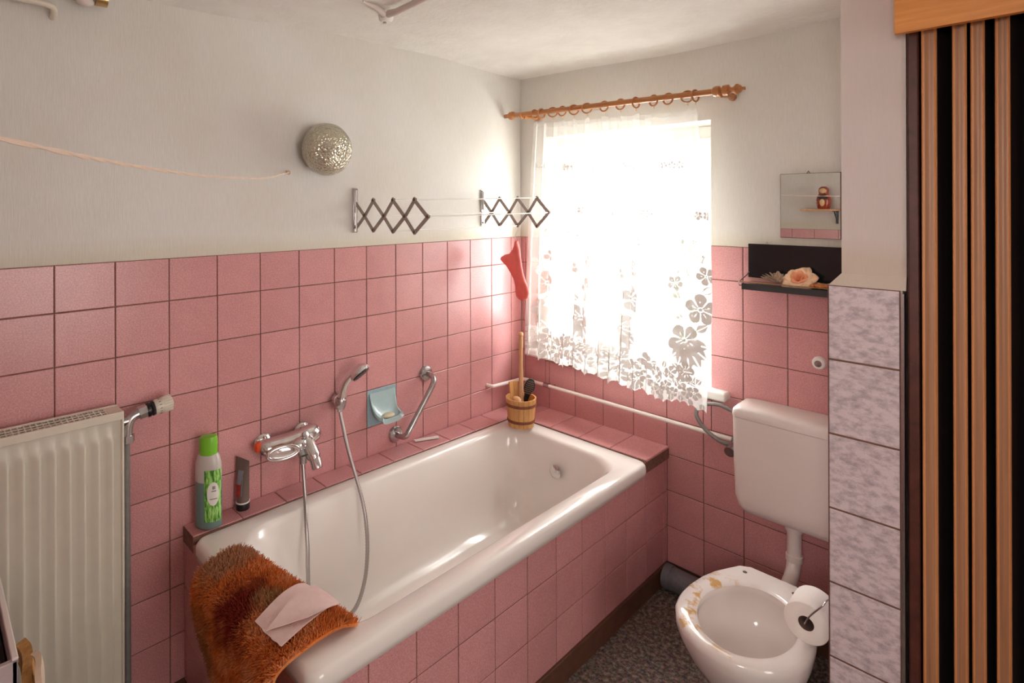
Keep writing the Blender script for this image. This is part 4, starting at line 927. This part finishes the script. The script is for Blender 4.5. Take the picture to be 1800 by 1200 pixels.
for k in range(5): mi_.add(*petal(k*2*PI/5+.1, rp_.uniform(.48, .62), .038, .021, .005, .003))
for k in range(4): mi_.add(*petal(k*2*PI/4, .30, .034, .015, .002, .002))
for k in range(3): mi_.add(*petal(k*2*PI/3+.4, .12, .031, .009, .0, .001))
for o_ in (mb.build('outer_petals', 'rose', rs, ang=180), mi_.build('inner_petals', 'rosein', rs, ang=180)):
    md = o_.modifiers.new('thick', 'SOLIDIFY'); md.thickness = .0006
dp = thing('dried_leaves', 'striped dried pod leaves lying left of the rose on the shelf', 'dried plant', (1.19, -.06, 1.292))
mb = MB()
def pod(mb, c, L, wd, az, el, cup=.4):
    d_ = V(math.cos(az)*math.cos(el), math.sin(az)*math.cos(el), math.sin(el)); s_ = d_.cross(V(0, 0, 1)).normalized(); n_ = s_.cross(d_); vs_ = []
    for i in range(9):
        u = i/8; w_ = wd*math.sin(PI*min(.97, .12+.88*u))**.8
        for j in range(7):
            v_ = -1+j/3; vs_.append(Vector(c)+d_*L*u+s_*w_*v_+n_*(cup*w_*v_*v_+.1*L*u*u))
    mb.add(vs_, [(i*7+j, i*7+j+1, (i+1)*7+j+1, (i+1)*7+j) for i in range(8) for j in range(6)])
for az, el, L in ((3.3, .35, .055), (2.9, .12, .065), (3.9, .2, .055), (2.4, .8, .04), (3.0, .75, .045), (1.9, .9, .045), (1.3, .7, .04), (4.4, .1, .045), (3.6, .55, .05)): pod(mb, (1.212, -.062, 1.297), L, .0125, az, el)
o_ = mb.build('pod_leaves', 'dried', dp, ang=180); md = o_.modifiers.new('thick', 'SOLIDIFY'); md.thickness = .0008
sdh = thing('dried_seed_head', 'small orange brown dried seed heads right of the rose', 'dried plant', (1.34, -.06, 1.292))
mb = MB()
for k in range(26):
    a = k*2.4; r_ = .004+.0042*math.sqrt(k); mb.sphere((1.342+1.5*r_*math.cos(a), -.066+r_*math.sin(a), 1.3005-.00012*k), .0065, 8, 6, sc_=(1.2, 1, .8))
mb.build('seeds', 'amber', sdh)
mb = MB()
for az in (.2, 5.8, 2.6, 1.0): pod(mb, (1.352, -.066, 1.298), .035, .007, az, .2)
mb.build('bracts', 'dried', sdh, ang=180)

# ------------------------------------------------------------------ toilet paper holder and roll
hl = thing('paper_holder', 'steel wire toilet paper holder on the side of the pillar', 'paper holder', (1.478, -.56, .50))
RC = V(1.428, -.588, .472)
mb = MB(); mb.tube(bez([(1.479, -.560, .545), (1.472, -.575, .545), (1.468, -.596, .540), (RC.x+.012, -.600, .500), (RC.x+.001, -.600, RC.z+.004), (RC.x, -.590, RC.z), (RC.x, -.53, RC.z), (RC.x, -.47, RC.z)], 6), .0020, 8); mb.build('wire_arm', 'wire', hl)
MB().box((1.4785, -.585, .525), (1.4815, -.535, .565)).build('holder_plate', 'wire', hl)
rl = thing('toilet_roll', 'white toilet paper roll hanging on the wire holder by the pillar', 'toilet paper', (RC.x, -.54, RC.z))
ro, ri = .0425+.0005, .0185; ro = .0525
prf = [(ri, 0), (ri+.001, -.0005), (ro-.003, -.0005), (ro, .002), (ro, .093), (ro-.002, .095), (ri, .095)]
mb = MB(); mb.lathe([(ri, .0), (ro-.002, 0), (ro, .0015), (ro, .0935), (ro-.002, .095), (ri, .095)], (RC.x, -.588, RC.z-.004), (0, 1, 0), 48, caps=False); mb.build('paper_layers', 'paper', rl, ang=60)
MB().lathe([(ri, .001), (ri-.0012, .001), (ri-.0012, .094), (ri, .094)], (RC.x, -.588, RC.z-.004), (0, 1, 0), 32, caps=False).build('cardboard_core', 'card', rl)

# ------------------------------------------------------------------ accordion door and pelmet
ad_ = thing('folding_door', 'brown accordion folding door with ribbed wooden slats right of the pillar', 'folding door', (1.9, -.58, 0))
sl_x = [(1.6665, 1.6935), (1.7195, 1.7435), (1.7495, 1.7725), (1.7880, 1.8115), (1.838, 1.864), (1.889, 1.914), (1.930, 1.955), (1.985, 2.01), (2.035, 2.06), (2.09, 2.115), (2.14, 2.165), (2.19, 2.215), (2.24, 2.265), (2.29, 2.315)]
def slat(x0, x1, y=-.600):
    w_ = x1-x0; pr_ = [(0, .004), (.0, -.002), (.08, -.0042), (.14, -.0030), (.20, -.0024), (.36, -.0046), (.5, -.0052), (.64, -.0046), (.80, -.0024), (.86, -.0030), (.92, -.0042), (1, -.002), (1, .004)]
    mb = MB(); rings = [[V(x0+w_*a, y+b_, z) for a, b_ in pr_] for z in (.012, 2.015)]
    mb.loft(rings)
    nf = len(pr_)
    for i in range(nf):  # edge beads get the brighter veneer
        if i in (1, 2, 3, 8, 9, 10, 11): mb.m[i] = 1
    return mb.build('slat', ['doorwood', 'dooredge'], ad_, ang=60)
for x0, x1 in sl_x: slat(x0, x1)
MB().box((1.640, -.598, .01), (1.662, -.588, 2.015)).build('end_profile', 'doorfold', ad_, bevel=.004)
mb = MB(); allx = [(1.640, 1.660)]+sl_x
for i, ((a0, a1), (b0, b1)) in enumerate(zip(allx[:-1], allx[1:])):   # folded vinyl running back between slats
    mid = (a1+b0)/2; dd = -.52 if i % 2 else -.545
    mb.add([V(a1-.002, -.596, .012), V(mid, dd, .012), V(b0+.002, -.596, .012), V(a1-.002, -.596, 2.015), V(mid, dd, 2.015), V(b0+.002, -.596, 2.015)], [(0, 1, 4, 3), (1, 2, 5, 4)])
o_ = mb.build('vinyl_folds', 'doorblack', ad_, smooth=False)
pe = thing('door_pelmet', 'varnished oak pelmet board above the folding door', 'pelmet', (2.0, -.64, 1.97))
mb = MB(); mb.box((1.6265, -.665, 1.9635), (2.41, -.647, 2.20)); mb.build('front_board', 'pelmet', pe, bevel=.001)
mb = MB(); mb.box((1.6275, -.647, 1.998), (1.640, -.590, 2.20)); mb.build('end_board', 'pelmet', pe, bevel=.001)

# ------------------------------------------------------------------ ceiling cable cover, pipes top left
cc = thing('ceiling_cable_box', 'plastered cable cover with white junction box on the ceiling', 'cable box', (.36, -1.15, 2.2))
zb_ = 2.223
mb = MB(); mb.tube([(.385, -1.265, zb_+.002), (.372, -1.20, zb_-.002), (.350, -1.150, zb_-.006), (.40, -1.140, zb_-.006), (.55, -1.150, zb_-.004), (.90, -1.17, zb_-.002)], [.003, .010, .014, .011, .010, .010], 12); mb.build('cable_cover', 'plaster', cc)
MB().lathe([(.0, -.030), (.018, -.030), (.024, -.024), (.027, 0)], (.342, -1.140, zb_+.004), (0, 0, 1), 8).build('junction_box', 'white', cc)
MB().lathe([(0, -.036), (.006, -.036), (.006, -.029), (0, -.029)], (.338, -1.143, zb_+.004), (0, 0, 1), 10).build('screw', 'dullchrome', cc)
pw = thing('ceiling_pipe', 'cream pipe bending into the wall below the ceiling', 'pipe', (.05, -2.1, 2.1))
mb = MB(); mb.tube(bez([(.050, -2.69, 2.118), (.050, -2.25, 2.118), (.050, -2.12, 2.117), (.050, -2.065, 2.116), (.046, -2.040, 2.112), (.025, -2.033, 2.100), (-.004, -2.033, 2.098)], 6), .0085, 12); mb.build('pipe', 'cream', pw)
pc = thing('pipe_coupling', 'dusty brown pipe coupling with rounded valve near the ceiling', 'pipe coupling', (.06, -1.98, 2.15))
mb = MB(); mb.tube([(.055, -2.70, 2.165), (.055, -1.935, 2.160)], .016, 16); mb.tube([(.055, -2.01, 2.162), (.055, -1.975, 2.160)], .021, 6); mb.build('pipe', 'rackarm', pc)
MB().sphere((.056, -1.965, 2.142), .016, sc_=(1, 1.4, .8)).build('valve_bulge', 'plaster', pc)
MB().tube([(.055, -1.942, 2.160), (.055, -1.912, 2.160)], .022, 18).build('end_ring', 'brass', pc)

# ------------------------------------------------------------------ box and cloth, lower left
bx = thing('laundry_box', 'open mauve white box with dark glossy contents before the radiator', 'box', (.35, -2.35, 0))
zt_ = .70; bx0, bx1, by0, by1 = .17, .512, -2.60, -2.168
mb = MB(); mb.box((bx1-.012, by0, 0), (bx1, by1, zt_)); mb.box((bx0, by0, 0), (bx0+.012, by1, zt_)); mb.box((bx0, by1-.010, 0), (bx1, by1, zt_)); mb.box((bx0, by0, 0), (bx1, by0+.010, zt_)); mb.box((bx0, by0, 0), (bx1, by1, .02))
mb.build('box_walls', 'boxwhite', bx, bevel=.002)
mb = MB(); mb.box((bx0, by1-.010, zt_), (bx1, by1+.001, zt_+.006)); mb.build('rim', 'boxrim', bx, bevel=.002)
MB().box((bx0+.013, by0+.011, .05), (bx1-.013, by1-.012, zt_-.028)).build('dark_insert', 'black', bx, bevel=.01)
fc = thing('folded_cloth', 'folded ochre cloth with cream lining bundled between box and radiator', 'cloth', (.42, -2.13, .6))
def drape(mb, x0, x1, y0, yd, ztop, zbot, th, nu=14, nv=10, wob=.006, mi_=0, sk=0.):
    vs_ = []; 
    for side in (0, 1):
        for i in range(nu+1):
            u = i/nu
            for j in range(nv+1):
                v_ = j/nv; x = x0+(x1-x0)*v_+sk*u; y = y0+yd*math.sin(u*PI*.5)+wob*math.sin(5*v_+3*u); z = ztop-(ztop-zbot)*u**1.2+.012*math.sin(PI*v_)*(1-u)
                vs_.append(V(x, y+(th if side else 0), z+(th*.5*(1-u) if side else 0)))
    n2 = (nu+1)*(nv+1); f_ = []
    for i in range(nu):
        for j in range(nv): a = i*(nv+1)+j; f_ += [(a, a+1, a+nv+2, a+nv+1), (n2+a, n2+a+nv+1, n2+a+nv+2, n2+a+1)]
    ed = [i*(nv+1) for i in range(nu+1)]+[nu*(nv+1)+j for j in range(1, nv+1)]+[i*(nv+1)+nv for i in range(nu-1, -1, -1)]+[j for j in range(nv-1, 0, -1)]
    for a, b_ in zip(ed, ed[1:]+ed[:1]): f_.append((a, b_, n2+b_, n2+a))
    mb.add(vs_, f_, mi_)
mb = MB(); drape(mb, .29, .47, -2.150, .03, .592, .004, .018, sk=-.02); drape(mb, .28, .43, -2.145, .045, .545, .004, .016, sk=-.03, wob=.011); mb.build('ochre_fold', 'ochre', fc, ang=60)
mb = MB(); drape(mb, .435, .545, -2.140, .020, .650, .50, .010, sk=-.065, wob=.004); mb.build('cream_lining', 'creamcloth', fc, ang=60)

# ------------------------------------------------------------------ mirrored corner: shelf and nesting doll on the rear wall
ws = thing('wall_shelf', 'narrow pine shelf on black bracket, seen in the mirror', 'shelf', (.72, -2.66, 1.53))
MB().box((.588, -2.716, 1.526), (.93, -2.60, 1.540)).build('board', 'brushwood', ws, bevel=.001)
for x in (.80,):
    mb = MB(); mb.box((x-.009, -2.716, 1.43), (x+.009, -2.712, 1.526)); mb.box((x-.009, -2.716, 1.521), (x+.009, -2.615, 1.526)); mb.tube([(x, -2.712, 1.445), (x, -2.630, 1.523)], .004, 8); mb.build('bracket', 'black', ws)
dl = thing('wooden_doll', 'painted wooden doll on the pine shelf, seen in the mirror', 'doll', (.730, -2.655, 1.541))
M['dollred'] = solid('doll_red_lacquer', (.38, .055, .025), .25, nz=.4, nscale=60, coat=.4); M['dollface'] = solid('doll_face', (.75, .50, .25), .3); M['dolldark'] = solid('doll_dark_print', (.07, .03, .03), .3, nz=.4)
dc = V(.730, -2.655, 1.541)
MB().lathe([(.0, 0), (.036, 0), (.040, .01), (.046, .04), (.047, .065), (.042, .09), (.034, .105), (.030, .112), (.032, .125), (.033, .14), (.028, .155), (.015, .164), (.002, .166)], dc, n=32).build('body', 'dollred', dl)
def dpatch(ca, hw, z0, z1, rfun, d):
    vs_ = []; 
    for i in range(13):
        for j in range(13):
            u, v_ = -1+i/6, -1+j/6; r = math.hypot(u, v_); k = max(abs(u), abs(v_))/r if r else 1; u *= k; v_ *= k
            z = (z0+z1)/2+(z1-z0)/2*v_; rr_ = rfun(z)+d; a = ca+hw*u; vs_.append(dc+V(rr_*math.cos(a), rr_*math.sin(a), z))
    return vs_, [(i*13+j, i*13+j+1, (i+1)*13+j+1, (i+1)*13+j) for i in range(12) for j in range(12)]
rf_ = lambda z: np.interp(z, [.01, .04, .065, .09, .105, .112, .125, .14, .155], [.04, .046, .047, .042, .034, .030, .032, .033, .028])
MB().add(*dpatch(PI*.5, .75, .116, .152, rf_, .0008)).build('face', 'dollface', dl)
MB().add(*dpatch(PI*.5, .9, .066, .108, rf_, .0008)).build('shawl', 'dolldark', dl)
MB().add(*dpatch(PI*.5, .35, .020, .072, rf_, .0010)).build('apron', 'dollface', dl)

# ------------------------------------------------------------------ shaggy bath mat over the tub end, cloth on top
def matpt(u, v):
    """u along the tub end (0 = wall side, 1 = room side), v: inner edge (0) over the rim, down the outside (1)"""
    xi = .262+.468*u
    L = .115+.205*(1-.55*u**2.2)   # shorter towards the room side
    yi = -1.600+.070*u**1.2
    s = v*(abs(-1.706-yi)+L)
    top = abs(-1.706-yi)
    if s < top:
        t = s/top; y = yi+(-1.706-yi)*t; z = .570+.010*math.sin(t*PI)-.010*max(0, 1-t*4)
        x = xi
    else:
        d_ = s-top; bend = min(1, d_/.045); y = -1.706-.030*math.sin(bend*PI/2)-.010*math.sin(min(1, d_/.2)*PI); z = .570-(d_-.016*math.sin(bend*PI/2)); x = xi
        x += .14*d_*(1-u)*0+.10*max(0, d_-.06)*(1-2*u)*.0
        e = max(0, d_/.30)
        x += .22*e*e*(1-u)*(1)-.05*e*math.sin(PI*e)*(1-u)
        x -= .55*d_*u*.18
    return V(x, y, z)
nu, nv = 46, 46
grid = [[matpt(i/nu, j/nv) for j in range(nv+1)] for i in range(nu+1)]
def nrm(i, j):
    a = grid[min(i+1, nu)][j]-grid[max(i-1, 0)][j]; b_ = grid[i][min(j+1, nv)]-grid[i][max(j-1, 0)]; n_ = a.cross(b_); 
    if n_.length < 1e-9: return V(0, 0, 1)
    n_.normalize()
    return n_ if (n_.z-n_.y) > 0 else -n_
Nn = [[nrm(i, j) for j in range(nv+1)] for i in range(nu+1)]
mt = thing('bath_mat', 'shaggy orange bath mat draped over the end of the bathtub', 'bath mat', (.48, -1.70, .45))
mb = MB(); th = .007
vs_ = [grid[i][j]+Nn[i][j]*0 for i in range(nu+1) for j in range(nv+1)]+[grid[i][j]+Nn[i][j]*th for i in range(nu+1) for j in range(nv+1)]
n2 = (nu+1)*(nv+1); f_ = []
for i in range(nu):
    for j in range(nv): a = i*(nv+1)+j; f_ += [(a, a+1, a+nv+2, a+nv+1), (n2+a, n2+a+nv+1, n2+a+nv+2, n2+a+1)]
ed = [i*(nv+1) for i in range(nu+1)]+[nu*(nv+1)+j for j in range(1, nv+1)]+[i*(nv+1)+nv for i in range(nu-1, -1, -1)]+[j for j in range(nv-1, 0, -1)]
for a, b_ in zip(ed, ed[1:]+ed[:1]): f_.append((a, b_, n2+b_, n2+a))
mb.add(vs_, f_)
m, nt, b = newmat('orange_shag'); v = coords(nt); n1 = noise(nt, v, 13, 3, .6); n2_ = noise(nt, v, 160, 3, .7)
c = ramp(nt, n1, [(.30, (.42, .13, .035)), (.48, (.74, .20, .035)), (.66, (.80, .32, .12))])
# worn patches: a dark red one and a tan one beside it
for (px_, py_, pz_, rad, col) in ((.50, -1.72, .555, .085, (.26, .018, .005)), (.56, -1.66, .58, .055, (.50, .25, .10)), (.29, -1.66, .585, .09, (.55, .26, .13)), (.34, -1.74, .40, .10, (.36, .14, .045))):
    tc = N(nt, 'ShaderNodeTexCoord'); vm = N(nt, 'ShaderNodeVectorMath', operation='DISTANCE'); nt.links.new(tc.outputs['Object'], vm.inputs[0]); vm.inputs[1].default_value = (px_, py_, pz_)
    ad2 = N(nt, 'ShaderNodeMath', operation='MULTIPLY_ADD'); nt.links.new(n1, ad2.inputs[0]); ad2.inputs[1].default_value = .16; nt.links.new(vm.outputs['Value'], ad2.inputs[2])
    r_ = ramp(nt, ad2.outputs[0], [(rad*.75+.06, (1, 1, 1)), (rad*1.1+.09, (0, 0, 0))]); c = mixc(nt, r_, c, col)
c = mixc(nt, .5, c, ramp(nt, n2_, [(.3, (.45, .45, .45)), (.7, (1, 1, 1))]), 'MULTIPLY')
nt.links.new(c, b.inputs['Base Color']); b.inputs['Roughness'].default_value = .95
mb.build('mat_backing', m, mt, ang=60)
mb = MB(); r3 = random.Random(3)
for k in range(26000):
    fi, fj = r3.random()*nu, r3.random()*nv; i, j = min(nu-1, int(fi)), min(nv-1, int(fj)); fu, fv = fi-i, fj-j
    p = grid[i][j]*(1-fu)*(1-fv)+grid[i+1][j]*fu*(1-fv)+grid[i][j+1]*(1-fu)*fv+grid[i+1][j+1]*fu*fv
    n_ = Nn[i][j]; p = p+n_*th
    d_ = (n_+V(r3.gauss(0, .35), r3.gauss(0, .35), r3.gauss(-.25, .35))).normalized(); L = r3.uniform(.008, .016)
    s_ = d_.cross(V(r3.gauss(0, 1), r3.gauss(0, 1), r3.gauss(0, 1))).normalized()*.0012; t_ = d_.cross(s_).normalized()*.0012
    tip = p+d_*L
    mb.add([p-s_-t_*.5, p+s_-t_*.5, p+t_, tip-s_*.6, tip+s_*.6, tip+t_*.6], [(0, 1, 4, 3), (1, 2, 5, 4), (2, 0, 3, 5), (3, 4, 5)])
o_ = mb.build('shag_pile', m, mt, smooth=False); o_['kind'] = 'stuff'
# cloth
def over(u, v, lift): 
    p = matpt(u, v); i, j = min(nu, max(0, int(u*nu))), min(nv, max(0, int(v*nv))); return p+Nn[i][j]*lift
mb = MB(); M['pinkcloth'] = solid('pale_pink_cloth', (.74, .55, .52), .95, nz=.06, nscale=40)
q4 = [(.615, .06), (.895, .13), (.90, .74), (.66, .66)]
def clothlayer(c4, lift, flare=0):
    vs_ = []; n_ = 18
    for s2 in (0, 1):
        for i in range(n_+1):
            for j in range(n_+1):
                a, b_ = i/n_, j/n_
                uu = (c4[0][0]*(1-a)+c4[1][0]*a)*(1-b_)+(c4[3][0]*(1-a)+c4[2][0]*a)*b_; vv_ = (c4[0][1]*(1-a)+c4[1][1]*a)*(1-b_)+(c4[3][1]*(1-a)+c4[2][1]*a)*b_
                vs_.append(over(uu, vv_, lift+.003*math.sin(3*a+4*b_)+flare*max(0, b_-.75)*.12+(.0016 if s2 else 0)))
    n2 = (n_+1)**2; f_ = []
    for i in range(n_):
        for j in range(n_): a = i*(n_+1)+j; f_ += [(a, a+1, a+n_+2, a+n_+1), (n2+a, n2+a+n_+1, n2+a+n_+2, n2+a+1)]
    ed = [i*(n_+1) for i in range(n_+1)]+[n_*(n_+1)+j for j in range(1, n_+1)]+[i*(n_+1)+n_ for i in range(n_-1, -1, -1)]+[j for j in range(n_-1, 0, -1)]
    for a, b_ in zip(ed, ed[1:]+ed[:1]): f_.append((a, b_, n2+b_, n2+a))
    mb.add(vs_, f_)
clothlayer([(.60, .03), (.87, .05), (.94, .44), (.68, .37)], .022)
clothlayer([(.66, .02), (.89, .045), (.90, .25), (.80, .40)], .028, .0)
tag(mb.build('wash_cloth', 'pinkcloth', ang=60), 'pale pink folded wash cloth lying on the orange bath mat', 'cloth')
